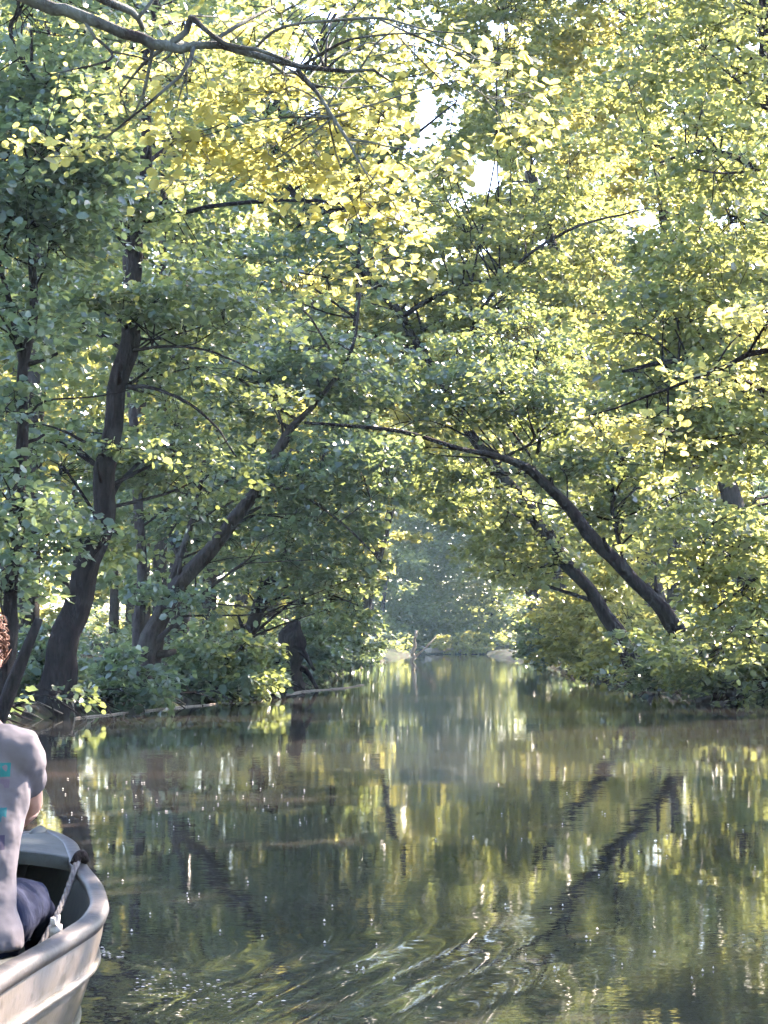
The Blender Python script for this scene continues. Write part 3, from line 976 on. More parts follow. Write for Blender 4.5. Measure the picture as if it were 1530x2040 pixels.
# unseen trees added outside the view, crowns shaped to shade river and boat
for i, (x, y, hgt, lab, cr) in enumerate((
        (8.6, 36.5, 21, 'unseen tall tree added over the river above the leafy one, shading the left bank', [((5.6, 36.5, 17.0), (3.2, 3.4, 2.4), 130), ((7.2, 37, 20.5), (2.6, 2.6, 2.0), 50)]),
        (9.4, 44.0, 22, 'unseen tall tree added over the river beyond the leafy one, shading the left bank', [((7.2, 44.0, 17.5), (3.2, 3.6, 2.6), 130), ((8.0, 44, 21), (2.6, 2.6, 2.0), 50)]),
        (10.5, 20.0, 12, 'unseen low spreading tree added on the right bank to shade the water', [((8.6, 20.0, 9.0), (2.6, 3.2, 1.8), 90), ((7.0, 17.5, 7.0), (1.6, 2.4, 1.0), 40)]),
        (8.4, 11.6, 8, 'unseen small tree added on the right bank, flat boughs shaped to shade water and bow', [((5.4, 12.0, 5.2), (2.2, 2.0, 0.6), 70), ((3.15, 10.95, 5.2), (0.65, 0.75, 0.25), 22), ((6.6, 14.5, 6.0), (2.0, 1.8, 0.7), 50)]))):
    tree('added_shade_tree', lab, 'tree', [(x, y, 0.7, 0.3), (x - 0.2, y, hgt * 0.3, 0.24), (x - 0.7, y, hgt * 0.6, 0.17), (x - 1.0, y, hgt, 0.05)],
         lobes=cr, leaf=0.18, nleaf=34, spray=(0.9, 0.42), seed=20 + i, tpl=T_FAR, dens=1.9)

for i, (x, y, hgt, lab) in enumerate(((-9.0, 3, 16, 'unseen tall tree added on the left beside the boat to cut sky light'), (-8.5, -6, 17, 'unseen tall tree added on the left behind the boat to cut sky light'),  # unseen trees added to close the canopy and dim the open sky
                                      (10.5, 0, 16, 'unseen tall tree added on the right behind the boat to cut sky light'), (10.0, -8, 17, 'unseen tall tree added on the right further behind the boat to cut sky light'),
                                      (0.5, -19, 16, 'unseen tall tree added across the river behind the boat to cut sky light'), (-9.5, 11, 15, 'unseen tall tree added on the left ahead of the boat to cut sky light'),
                                      (-7.4, -2, 15, 'unseen tree added on the left bank, boughs roof the river to cut sky light'), (8.4, -5, 15, 'unseen tree added on the right bank, boughs roof the river to cut sky light'))):
    k_ = -1 if x > 1 else 1 if x < 0 else 0
    k_ *= 2.4 if 'roof' in lab else 1
    tree('added_canopy_tree', lab, 'tree', [(x, y, 0.6 if abs(x) > 1 else -0.3, 0.3), (x, y, hgt * 0.35, 0.24), (x + 0.5 * k_, y, hgt * 0.7, 0.17), (x + 0.8 * k_, y, hgt, 0.05)],
         lobes=[((x + 1.2 * k_, y, hgt * 0.82), (4.2, 4.2, 2.8), 80), ((x + 1.8 * k_, y, hgt * 0.5), (4.0, 4.2, 2.6), 80), ((x + 0.5 * k_, y, hgt * 0.22), (3.2, 4.2, 2.0), 60)],
         leaf=0.26, nleaf=34, spray=(1.2, 0.6), seed=60 + i, tpl=T_FAR, dens=1.3, sides=8, step=0.8)

# ------------------------------------------------------------------ shrubs along the water
shr = [  # px, base row depth, height m, radius m, sprays, label, single
    ('left', 222, 30.4, 0.75, 0.42, 12, 'bright leafy shrub between the two left trunks at the water', 150, M_LEAF_B),
    ('left', 12, 28.6, 0.8, 0.6, 16, 'low fresh green shrub behind the leaning pole', 60, M_LEAF_B),
    ('left', 425, 36.0, 1.0, 0.8, 40, 'pale leaved shrub leaning over the water right of the grey trunk', 180, M_LEAF),
    ('left', 420, 39.5, 0.8, 0.7, 24, 'low shrub dipping in the water left of the root stump', 100, M_LEAF),
    ('left', 640, 50.0, 1.6, 1.1, 44, 'soft green shrub right of the root stump', 60, M_LEAF_B),
    ('left', 700, 68.0, 2.4, 1.4, 50, 'hazy shrub at the left end of the channel', 0, M_LEAF_B),
    ('left', 915, 184.5, 1.7, 3.2, 46, 'far sunlit shrub glowing on the bank behind the bleached log', 0, M_LEAF_Y),
    ('right', 1490, 33.5, 1.4, 1.1, 46, 'shrub at the waterline on the right picture edge', 120, M_LEAF),
    ('right', 1380, 38.6, 1.3, 1.1, 46, 'shrub over the foot of the long arching trunk', 120, M_LEAF),
    ('right', 1270, 47.0, 1.6, 1.2, 46, 'shrub around the foot of the second leaning trunk', 60, M_LEAF_Y),
    ('right', 1130, 56.0, 2.4, 1.4, 70, 'sunlit yellow green shrub overhanging the right end of the channel', 60, M_LEAF_Y),
    ('right', 1090, 80.0, 2.6, 1.6, 50, 'hazy shrub deep on the right of the channel', 0, M_LEAF_B)]
for i, (side, px, d, h, r, ns, lab, sg, mt) in enumerate(shr):
    x = (px - 765) / FPX * d
    ed = float(edge_x(LEFT if side == 'left' else RIGHT, d))
    if d < 180:
        x = min(x, ed - 0.25) if side == 'left' else max(x, ed + 0.25)
    z = bank_z(abs(x - ed)) - 0.05 if d < 180 else 0.1
    over = 0.45 if side == 'left' else -0.45
    st = [[(x + 0.1 * math.cos(q * 2.1), d + 0.1 * math.sin(q * 2.1), z, 0.025), (x + over * 0.5 + 0.4 * r * math.cos(q * 2.1), d + 0.4 * r * math.sin(q * 2.1), z + h * 0.6, 0.016),
           (x + over + 0.7 * r * math.cos(q * 2.1), d + 0.7 * r * math.sin(q * 2.1), z + h * 1.05, 0.006)] for q in range(4)]
    tree('shrub', lab, 'shrub', st[0], stems=st[1:],
         lobes=[((x + over * 0.8, d, z + h * 0.62), (r, r, h * 0.5), ns), ((x + over * 1.6, d - 0.3, max(0.35, z + h * 0.25)), (r * 0.8, r * 0.8, h * 0.22), ns // 2)],
         leaf=0.08 + 0.0009 * d, nleaf=34, spray=(0.55, 0.26), seed=40 + i, single=sg, mat=mt, sides=6, auto=2, step=0.3)

# ------------------------------------------------------------------ the wood behind
bg = np.random.default_rng(77)


def wood_tree(x, y, h, crown_lo, label, group, seed, mat, big=1.0, nsp=80, bark=M_BARK_L):
    z = bank_z(min(abs(x - float(edge_x(LEFT, y))), abs(x - float(edge_x(RIGHT, y)))))
    lean = bg.normal(0, 0.6)
    px = 765 + FPX * x / y
    deep = 'nearer slim tree' if y < 54 else 'slim tree further back' if y < 78 else 'slim tree deep in the wood'
    where = ('beyond the left edge of the view' if px < 0 else 'behind the forked stem' if px < 110 else 'behind the thick dark trunk' if px < 290 else 'behind the grey leaning trunk' if px < 470
             else 'above the root stump' if px < 765 else 'right of the channel' if px < 1200 else 'behind the arching trunks' if px < 1400 else 'behind the leafy tree at the right edge' if px < 1530 else 'beyond the right edge of the view')
    label = deep + ' ' + where
    r = bg.uniform(0.10, 0.2)
    c = [((x + lean * 0.7, y, z + h * (crown_lo + (1 - crown_lo) * f)), (bg.uniform(2.0, 3.0) * big, bg.uniform(2.0, 3.0) * big, h * (1 - crown_lo) * 0.26), nsp // 3) for f in (0.12, 0.45, 0.8)]
    tree('wood_tree', label, 'tree', [(x, y, z - 0.1, r * 1.3), (x + lean * 0.2, y, z + h * 0.25, r), (x + lean * 0.6, y, z + h * 0.6, r * 0.7), (x + lean, y, z + h, 0.03)],
         lobes=c, leaf=0.105 + 0.0020 * y, nleaf=40, spray=(1.0, 0.5), dens=2.2, tpl=T_FAR, seed=seed, mat=mat, bark=bark, group=group, sides=8, auto=3, step=1.0)


mats = [M_LEAF_M, M_LEAF_B, M_LEAF_Y]
i = 0
for (y, xs) in ((40, (-7.2, -9.6)), (48, (-5.0, -8.2, -11.5)), (57, (-4.6, -7.6, -10.8, -14)), (70, (-4.0, -7.2, -10.6, -14.5)), (86, (-3.6, -7.5, -12, -17)), (106, (-3.0, -8, -13.5, -19))):
    for x in xs:
        wood_tree(x + bg.normal(0, 0.5), y + bg.normal(0, 1.6), bg.uniform(14, 20), bg.uniform(0.08, 0.3), None, 'trees of the wood behind the left bank', 100 + i, mats[(0, 2, 1, 2)[i % 4]])
        i += 1
for (y, xs) in ((47, (14.5, 18)), (58, (12.2, 16)), (68, (11.8, 15.5)), (84, (9.4, 13, 17.5)), (104, (10.2, 14, 19, 24))):
    for x in xs:
        wood_tree(x + bg.normal(0, 0.5), y + bg.normal(0, 1.6), bg.uniform(14, 18), bg.uniform(0.4, 0.6) if y < 75 else bg.uniform(0.05, 0.2), None, 'trees of the wood behind the right bank', 100 + i, mats[(i * 2) % 3])
        i += 1

for (x0, y, h, x1, z1, lab) in ((-4.6, 66, 12, 0.4, 8.0, 'tree leaning out from the left bank above the channel'), (7.6, 78, 13, 4.4, 8.5, 'tree leaning out from the right bank above the channel'),
                                (-1.4, 96, 16, 2.0, 10, 'hazy tree leaning out far down the left bank'), (8.8, 112, 17, 5.6, 10.5, 'hazy tree leaning out far down the right bank'),
                                (8.6, 60, 22, 3.4, 13.5, 'tall pale crowned tree leaning over the river, closing the top of the view'), (-6.0, 76, 24, 1.4, 16.5, 'tall tree leaning over the river, its crown behind the small sky gaps'),
                                (-4.5, 128, 18, 2.4, 11.5, 'pale hazy tree over the far bend of the channel')):
    tree('leaning_tree', lab, 'tree', [(x0, y, 0.3, 0.3), (x0 + (x1 - x0) * 0.3, y, h * 0.3, 0.22), (x0 + (x1 - x0) * 0.8, y, h * 0.7, 0.14), (x1, y, h, 0.04)],
         lobes=[((x1, y, z1), (3.2, 2.6, 2.4), 60), ((x1 + 0.3 * (x0 - x1), y, z1 + 4.5), (3.2, 2.6, 2.6), 50), ((x0 + 0.3 * (x1 - x0), y, z1 * 0.55), (2.0, 2.0, 1.8), 34)],
         leaf=0.105 + 0.002 * y, nleaf=40, spray=(1.0, 0.5), seed=300 + int(y), mat=mats[2 if y in (66, 96, 128) else int(y) % 2], bark=M_BARK_L, tpl=T_FAR, sides=8, auto=3, step=1.0)

for q, (x, y, h, lab) in enumerate(((14.0, 63, 25, 'tallest tree of the wood behind the right bank, by the picture edge'), (11.0, 76, 27, 'tall tree of the wood right of the sky gaps'),
                                    (-7.5, 62, 28, 'tall tree of the wood behind the thick dark trunk, above its top'), (-4.5, 92, 30, 'tall tree of the wood left of the sky gaps'), (-5.2, 51, 24, 'tall tree of the wood between the thick dark trunk and the grey one'), (7.5, 98, 31, 'tall tree of the wood behind the sky gaps'))):
    tree('wood_tree', lab, 'tree', [(x, y, 0.7, 0.3), (x, y, h * 0.4, 0.22), (x - 0.4, y, h * 0.75, 0.14), (x - 0.5, y, h, 0.04)],
         lobes=[((x - 1.0, y, h * 0.55), (4.2, 3.0, 3.0), 60), ((x - 0.6, y, h * 0.78), (4.6, 3.0, 3.4), 70)], leaf=0.115 + 0.0022 * y, nleaf=40, spray=(1.1, 0.55), seed=400 + q, mat=mats[q % 3],
         bark=M_BARK_L, tpl=T_FAR, dens=2.4, sides=8, auto=3, step=1.0)

# far-off wood that closes the channel
fg = np.random.default_rng(5)
L = Leaves()
n = 2500
C = np.stack([fg.uniform(-32, 42, n), fg.uniform(125, 215, n), np.zeros(n)], 1)
lx, rx = edge_x(LEFT, C[:, 1]) - 1.0, edge_x(RIGHT, C[:, 1]) + 1.0
inriv = (C[:, 0] > lx) & (C[:, 0] < rx) & (C[:, 1] < 187)
C = C[~inriv]
C[:, 2] = 0.3 + 26 * fg.random(len(C)) ** 1.1
low = np.stack([fg.uniform(-8, 18, 1500), fg.uniform(187, 196, 1500), 0.4 + 24 * fg.random(1500) ** 1.2], 1)
low2 = np.stack([fg.uniform(0, 13, 1100), fg.uniform(188, 203, 1100), fg.uniform(0.4, 17, 1100)], 1)
low = np.vstack([low, low2])
C = np.vstack([C, low])
C = C[clear_of_holes(C, 1.3, fg)]
rel = C - np.array([5.6, 184.0, 1.2])
sunv = np.array(SUN)
al = rel @ sunv
C = C[(np.linalg.norm(rel - al[:, None] * sunv, axis=1) > 2.2) | (al < 0)]
U = fg.normal(0, 1, C.shape) * [1, 1, 0.2]
sprays(L, C, U, 2.4, 1.2, 40, 0.36, 0.5, 0.3, 0.08, g=fg)
L.done()
L.cull(clear_of_holes(L.c, 1.0, fg))
tag(link('far_wood', leaf_mesh('far_wood', L, T_FAR), M_LEAF_M), kind='stuff')
mt = MB()
for q in range(40):
    x, y = fg.uniform(-25, 35), fg.uniform(125, 205)
    if edge_x(LEFT, y) - 1 < x < edge_x(RIGHT, y) + 1:
        continue
    mt.tube([(x, y, 0), (x + fg.normal(0, .4), y, 7), (x + fg.normal(0, 1), y, 18)], [0.25, 0.18, 0.05], 6)
tag(mt.build('far_wood_stems', M_BARK_L), kind='stuff')

# ground cover on both banks
for sgn, tab in ((-1, LEFT), (1, RIGHT)):
    L = Leaves()
    n = 780
    y = 22 + 95 * fg.random(n) ** 1.6
    off = 0.15 + 9 * fg.random(n) ** 1.8
    thin = (y > 33) | (fg.random(n) < 0.55) | (sgn > 0)
    y, off = y[thin], off[thin]
    n = len(y)
    C = np.stack([edge_x(tab, y) + sgn * off, y, np.array([bank_z(o) for o in off]) + fg.uniform(0.02, 0.5, n) * np.where(y < 38, 0.45, 1.0)], 1)
    sprays(L, C, fg.normal(0, 1, C.shape) * [1, 1, 0.4], 0.5, 0.3, 22, 0.10, 0.6, 0.12, 0.1, g=fg)
    L.done()
    L.s *= 0.9 + L.c[:, 1] / 90
    tag(link('ground_cover', leaf_mesh('ground_cover', L, T_FAR), M_LEAF_B), kind='stuff')

# ------------------------------------------------------------------ stump, logs, floating bits
sx, sy = W(565, 1370, 43)[:2]
st = empty('root_stump', (sx, sy, 0.0), 'dark upturned root stump in the shade at the left waterline', 'stump')
m = MB()
p = smooth_path([(sx - 0.05, sy, -0.25, 0.42), (sx, sy, 0.3, 0.34), (sx + 0.1, sy, 0.75, 0.30), (sx + 0.16, sy, 1.05, 0.24), (sx + 0.2, sy, 1.25, 0.20), (sx + 0.3, sy, 1.5, 0.07)], 0.12)
m.tube(p[:, :3], p[:, 3], 16, 0.30, 3)
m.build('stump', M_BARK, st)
for q in range(7):
    a = q * 0.9 + 0.3
    m = MB()
    e = np.array([math.cos(a), 0.6 * math.sin(a), 0])
    b = np.array([sx, sy, 0.45 + 0.08 * q])
    pp = smooth_path([(*b, 0.10), (*(b + e * 0.45 + [0, 0, 0.12 * math.sin(q * 2)]), 0.07), (*(b + e * 0.8 + [0, 0, -0.5]), 0.03)], 0.12)
    m.tube(pp[:, :3], pp[:, 3], 8, 0.15, q)
    m.build('root', M_BARK, st)


def log(label, a, b, r, mat, name='fallen_log', knots=2, seed=0, sag=0.0):
    a, b = np.array(a, float), np.array(b, float)
    g = np.random.default_rng(seed)
    t = np.linspace(0, 1, 14)[:, None]
    P = a + (b - a) * t + g.normal(0, r * 0.35, (14, 3)) + 0.012 * np.linalg.norm(b - a) * np.sin(t * [9, 7, 0] + seed) * [1, 1, 0]
    P[:, 2] = (a + (b - a) * t)[:, 2] + sag * np.sin(np.pi * t[:, 0]) + g.normal(0, r * 0.1, 14)
    R = r * (1.0 - 0.55 * t[:, 0])
    o = empty(name, a, label, 'log')
    m = MB()
    m.tube(P, R, 9, 0.12, seed)
    m.build('stem', mat, o)
    for q in range(knots):
        k = 3 + q * 4
        m = MB()
        d = g.normal(0, 1, 3)
        d[2] = abs(d[2]) * 0.5
        m.tube([P[k], P[k] + d * r * 3, P[k] + d * r * 6 + [0, 0, r]], [R[k] * 0.5, R[k] * 0.35, R[k] * 0.12], 6, 0.1, q)
        m.build('twig', mat, o)
    return o


def wl(px, py):
    d = H_CAM * FPX / (py - HORIZON)
    return np.array([(px - 765) / FPX * d, d, 0.01])


log('thin pale branch afloat along the bank below the leaning grey trunk', wl(285, 1416), wl(432, 1402), 0.016, M_DEAD, 'floating_branch', 2, 1)
log('longer pale branch afloat right of the root stump', wl(560, 1384), wl(735, 1364), 0.02, M_DEAD, 'floating_branch', 3, 2)
log('short pale branch afloat under the big dark trunk', wl(150, 1431), wl(262, 1419), 0.014, M_DEAD, 'floating_branch', 1, 3)
log('bleached log on the sunlit bank at the far end of the channel', (3.9, 184.0, 0.35), (9.0, 183.6, 0.5), 0.26, M_DEAD, 'fallen_log', 3, 4)
log('bleached leaning stake standing in the water at the far left of the channel', (1.5, 110, -0.2), (1.8, 110.3, 1.7), 0.14, M_DEAD, 'stake', 1, 5)
log('dark log at the right waterline, one end in the water', (6.9, 32.4, 0.42), (5.2, 33.6, 0.05), 0.14, M_BARK_L, 'fallen_log', 2, 6)
# thin reed stems right of the stump
L = Leaves()
rd = MB()
rs = empty('reed_clump', (*wl(690, 1352)[:2], 0), 'thin upright reed stems at the left waterline before the channel', 'reeds')
for q in range(26):
    b = wl(660 + 4 * q + fg.normal(0, 3), 1352 - q * 0.5)
    hh = fg.uniform(0.5, 1.4)
    rd.tube([b - [0, 0, .2], b + [fg.normal(0, .05), 0, hh * .6], b + [fg.normal(0, .12), 0, hh]], [0.012, 0.009, 0.003], 4)
tag(rd.build('stems', M_LEAF_B, rs), kind='stuff')
# seed fluff and flecks adrift
fl = MB()
for q in range(170):
    px, py = fg.uniform(40, 1500), 1385 + 560 * fg.random() ** 1.3
    if q % 3 == 0:
        px, py = 120 + 500 * fg.random(), 1545 + 100 * fg.random()
    c = wl(px, py)
    if c[0] < edge_x(LEFT, c[1]) + 0.2 or c[0] > edge_x(RIGHT, c[1]) - 0.2 or (c[0] < -0.5 and c[1] < 7):
        continue
    r = fg.uniform(0.002, 0.0045)
    ph = np.linspace(0, 6.283, 6)[:-1]
    ring = np.stack([c[0] + r * np.cos(ph) * 1.4, c[1] + r * np.sin(ph), np.full(5, 0.004)], 1)
    fl.add(np.vstack([ring, c + [0, 0, 0.002]]), [(j, (j + 1) % 5, 5) for j in range(5)])
tag(fl.build('floating_flecks', M_FLECK), kind='stuff')

# pale flecks standing in for sky glints on the bow wave
fl = MB()
for q in range(240):
    tx = 0.05 + 1.3 * fg.random() ** 1.6
    qq = fg.choice([-0.02, -0.10, -0.2]) - 0.06 * tx + fg.normal(0, 0.03)
    if q > 180:
        tx, qq = 0.2 + 1.6 * fg.random(), fg.normal(-0.5, 0.25)
    c = np.array([-1.0 + 0.60 * tx + 0.8 * qq, 6.75 - 0.80 * tx + 0.6 * qq, 0.005])
    if c[0] < -0.74 and c[1] < 6.45:
        continue
    r = fg.uniform(0.0012, 0.0045) * (1.0 if q < 180 else 0.6)
    ph = np.linspace(0, 6.283, 6)[:-1]
    ring = np.stack([c[0] + r * np.cos(ph) * 1.8, c[1] + r * np.sin(ph), np.full(5, c[2])], 1)
    fl.add(np.vstack([ring, c + [0, 0, r * 0.5]]), [(j, (j + 1) % 5, 5) for j in range(5)])
tag(fl.build('bow_glints', M_FLECK), kind='stuff')
# dead twigs and small roots along both waterlines
for tab, sgn, mt_ in ((LEFT, -1, M_BARK), (RIGHT, 1, M_BARK_L), (LEFT, -1, M_DEAD)):
    dw = MB()
    for q in range(90 if mt_ is not M_DEAD else 26):
        y = 24 + 46 * fg.random() ** 1.5
        a = np.array([edge_x(tab, y) + sgn * fg.uniform(0.0, 0.5), y, fg.uniform(0.05, 0.45)])
        b = a + np.array([-sgn * fg.uniform(0.2, 1.0), fg.normal(0, 0.7), 0])
        b[2] = fg.uniform(-0.06, 0.10)
        md = (a + b) / 2 + fg.normal(0, 0.08, 3) + [0, 0, 0.08]
        r = fg.uniform(0.006, 0.022)
        P = smooth_path([(*a, r), (*md, r * 0.8), (*b, r * 0.4)], 0.2)
        dw.tube(P[:, :3], P[:, 3], 5, 0.1, q)
    tag(dw.build('waterline_twigs', mt_), kind='stuff')

# ------------------------------------------------------------------ the boat
TIP = np.array([-1.09, 6.5])
HEAD = math.radians(4)
AX = np.array([math.sin(HEAD), math.cos(HEAD)])
RT = np.array([math.cos(HEAD), -math.sin(HEAD)])
# s: metres from the bow tip aft; half beam, gunwale height
SS = np.array([0, 0.08, 0.25, 0.45, 0.65, 0.9, 1.15, 1.35, 1.7, 2.1, 2.6, 3.2, 3.7, 4.0])
HB = np.array([0.015, 0.075, 0.155, 0.215, 0.275, 0.375, 0.445, 0.462, 0.445, 0.425, 0.45, 0.45, 0.42, 0.39])
GZ = np.array([0.395, 0.392, 0.385, 0.372, 0.358, 0.335, 0.312, 0.30, 0.292, 0.288, 0.29, 0.30, 0.31, 0.32])
sN = np.concatenate([np.linspace(0, 1.4, 36), np.linspace(1.5, 4.0, 26)])


def sm(tab):
    v = np.interp(sN, SS, tab)
    for _ in range(3):
        v[1:-1] = (v[:-2] + 2 * v[1:-1] + v[2:]) / 4
    return v


hbN, gzN = sm(HB), sm(GZ)


def bp(s, x, z):
    p = TIP - AX * s + RT * x
    return (p[0], p[1], z)


boat = empty('rowing_boat', (*(TIP - AX * 2.0), 0.0), 'worn rowing boat, side tinted as sunlit, with grey bow deck carrying the man', 'boat')


def hull_mesh(inset, bottom, flare, name, mat, flip=False):
    # section: from the port gunwale down and round to starboard; chine step gives the moulded lines
    prof = [(1.0, 1.0), (0.985, 0.86), (0.955, 0.70), (0.945, 0.66), (0.905, 0.50), (0.86, 0.34), (0.85, 0.31), (0.79, 0.20), (0.66, 0.08), (0.40, 0.02), (0, 0)]
    V, F = [], []
    m = 2 * len(prof) - 1
    for i, s in enumerate(sN):
        hb, gz = max(hbN[i] - inset, 0.004), gzN[i] - 0.012
        b = bottom + 0.26 * max(0, 1 - s / 0.9) ** 2
        fl = 1 - flare * max(0, 1 - s / 1.3)
        row = []
        for (fx, fz) in prof:
            x = hb * (1 - (1 - fx) * (1 + 0.9 * max(0, 1 - s / 1.5)))
            row.append((max(x, 0), b + (gz - b) * fz))
        pts = [(-x, z) for x, z in row] + [(x, z) for x, z in row[::-1][1:]]
        rake = 0.25 * max(0, 1 - s / 0.6)
        V += [bp(s + rake * (1 - (z - b) / (gz - b)) * 0.9, x, z) for x, z in pts]
    for i in range(len(sN) - 1):
        for j in range(m - 1):
            a = i * m + j
            f = (a, a + 1, a + m + 1, a + m)
            F.append(f[::-1] if flip else f)
    last = (len(sN) - 1) * m
    F.append(tuple(range(last, last + m)))
    mb = MB()
    mb.add(V, F)
    return mb.build(name, mat, boat)


hull_mesh(0.0, -0.11, 0.3, 'hull', M_HULL)
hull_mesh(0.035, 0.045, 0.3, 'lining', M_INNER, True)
for sgn in (-1, 1):            # rolled gunwale, one length on each side
    mb = MB()
    R = []
    for i, s in enumerate(sN):
        c = hbN[i] - 0.014
        ring = []
        for a, b in ((-0.030, -0.010), (-0.028, 0.006), (-0.018, 0.011), (0.010, 0.010), (0.021, 0.004), (0.024, -0.010), (0.018, -0.028), (0.004, -0.030), (-0.010, -0.016)):
            ring.append(bp(s, sgn * max(c + a, 0.001), gzN[i] + b))
        R.append(ring if sgn > 0 else ring[::-1])
    mb.rings(R)
    mb.build('gunwale', M_RIM, boat)
    for zf, off in ((0.70, 0.955), (0.33, 0.86)):       # moulded strakes along the side
        mb = MB()
        P = []
        for i, s in enumerate(sN[8:], 8):
            gz = gzN[i] - 0.012
            b = -0.11 + 0.26 * max(0, 1 - s / 0.9) ** 2
            x = hbN[i] * (1 - (1 - off) * (1 + 0.9 * max(0, 1 - s / 1.5)))
            rake = 0.25 * max(0, 1 - s / 0.6)
            P.append(bp(s + rake * (1 - zf) * 0.9, sgn * (x + 0.003), b + (gz - b) * zf))
        mb.tube(P, 0.011, 6)
        mb.build('strake', M_HULL, boat)
# bow deck, crowned, with a raised nose
mb = MB()
R = []
dk = [i for i in range(len(sN)) if sN[i] <= 0.56]
V, F = [], []
kk = 9
for i in dk:
    for j in range(kk):
        f = -1 + 2 * j / (kk - 1)
        hb = max(hbN[i] - 0.03, 0.004)
        V.append(bp(sN[i], f * hb, gzN[i] + 0.006 + 0.022 * (1 - f * f) * min(1, sN[i] / 0.3)))
for a in range(len(dk) - 1):
    for j in range(kk - 1):
        q = a * kk + j
        F.append((q, q + kk, q + kk + 1, q + 1))
e0 = (len(dk) - 1) * kk
for j in range(kk):
    p = V[e0 + j]
    V.append((p[0], p[1] - 0.004, p[2] - 0.035))
for j in range(kk - 1):
    F.append((e0 + j, len(dk) * kk + j, len(dk) * kk + j + 1, e0 + j + 1))
mb.add(V, F)
mb.build('bow_deck', M_DECK, boat)
mb = MB()
nose = [(bp(0.0, 0, 0.392), 0.012), (bp(0.05, 0, 0.404), 0.018), (bp(0.12, 0, 0.402), 0.018), (bp(0.2, 0, 0.396), 0.008)]
mb.tube([p for p, r in nose], [r for p, r in nose], 10)
mb.build('stem_head', M_DECK, boat)
for s0, s1 in ((1.52, 1.80), (2.7, 2.95)):        # thwarts
    mb = MB()
    V = []
    for z in (0.20, 0.238):
        for s in (s0, s1):
            for x in (-0.40, 0.40):
                V.append(bp(s, x, z))
    mb.add(V, [(0, 2, 3, 1), (4, 5, 7, 6), (0, 1, 5, 4), (2, 6, 7, 3), (0, 4, 6, 2), (1, 3, 7, 5)])
    mb.build('thwart', M_INNER, boat, False)
mb = MB()
cl = [bp(0.70, 0.255, 0.372), bp(0.685, 0.262, 0.392), bp(0.66, 0.27, 0.396), bp(0.635, 0.272, 0.374)]
mb.tube(smooth_path([(*p, 0.013) for p in cl], 0.008)[:, :3], 0.013, 8)
mb.build('cleat', M_BARK, boat)
mb = MB()
mb.tube([bp(1.50, 0.392, 0.285), bp(1.50, 0.390, 0.312)], [0.016, 0.017], 10)
for q in (-1, 1):
    mb.tube([bp(1.50, 0.390, 0.310), bp(1.50 + q * 0.022, 0.390, 0.318), bp(1.50 + q * 0.026, 0.390, 0.332)], 0.007, 8)
mb.build('rowlock', M_METAL, boat)
# painter, from the bow cleat into the man's lap
rp = tag(bpy.data.objects.new('rope', None), 'grey mooring rope running from the bow cleat down inside the boat', 'rope')
rp.location = bp(0.70, 0.25, 0.37)
COL.objects.link(rp)
q0 = np.array(bp(0.68, 0.262, 0.385))
q1 = np.array([*W(128, 1790, 5.6)])
q2 = np.array([*W(96, 1856, 5.36)])
q3 = q2 + [-0.03, -0.12, -0.07]
P = smooth_path([(*q0, 0.013), (*q1, 0.013), (*q2, 0.013), (*q3, 0.013)], 0.01)
mb = MB()
for st_ in range(3):          # three laid strands
    ang = np.arange(len(P)) * 0.55 + st_ * 2.094
    mb.tube(P[:, :3] + 0.004 * np.stack([np.cos(ang), np.sin(ang), np.zeros(len(P))], 1), 0.0055, 6)
mb.build('strands', M_ROPE, rp)

# ------------------------------------------------------------------ the man
PX, PY, PZ = -1.075, 5.0, 0.24
man = empty('person', (PX, PY, PZ), 'man seen from behind in printed grey T-shirt and jeans sitting in the boat', 'person')
OFF = np.array([PX, PY, PZ])


def ell(mb, rings, k=20):
    """rings: (cx, cy, cz, rx, ry, tilt) horizontal ellipses from bottom to top"""
    ph = np.linspace(0, 2 * np.pi, k, endpoint=False)
    R = []
    for cx, cy, cz, rx, ry, *t in rings:
        t = t[0] if t else 0
        x, y = np.cos(ph) * rx, np.sin(ph) * ry
        R.append(np.stack([cx + x, cy + y * math.cos(t), cz + y * math.sin(t)], 1) + OFF)
    mb.rings(R)


def limb(mb, pts, k=14):
    pts = smooth_path(pts, 0.03)
    mb.tube(pts[:, :3] + OFF, pts[:, 3], k)


def ball(mb, c, r, k=14):
    c = np.array(c, float)
    r = np.broadcast_to(np.asarray(r, float), (3,))
    th = np.linspace(0.12, math.pi - 0.12, 9)
    ell(mb, [(c[0], c[1], c[2] - r[2] * math.cos(t), r[0] * math.sin(t), r[1] * math.sin(t)) for t in th], k)


def sculpt(mb, name, mat, voxel, smooth, parent):
    o = mb.build(name, mat, parent)
    r = o.modifiers.new('remesh', 'REMESH')
    r.mode, r.voxel_size, r.use_smooth_shade = 'VOXEL', voxel, True
    s = o.modifiers.new('smooth', 'SMOOTH')
    s.factor, s.iterations = 0.5, smooth
    return o


def folds(o, size, depth):
    tx = bpy.data.textures.new('folds', 'CLOUDS')
    tx.noise_scale, tx.noise_depth = size, 2
    d = o.modifiers.new('folds', 'DISPLACE')
    d.texture, d.strength, d.mid_level, d.texture_coords = tx, depth, 0.45, 'LOCAL'


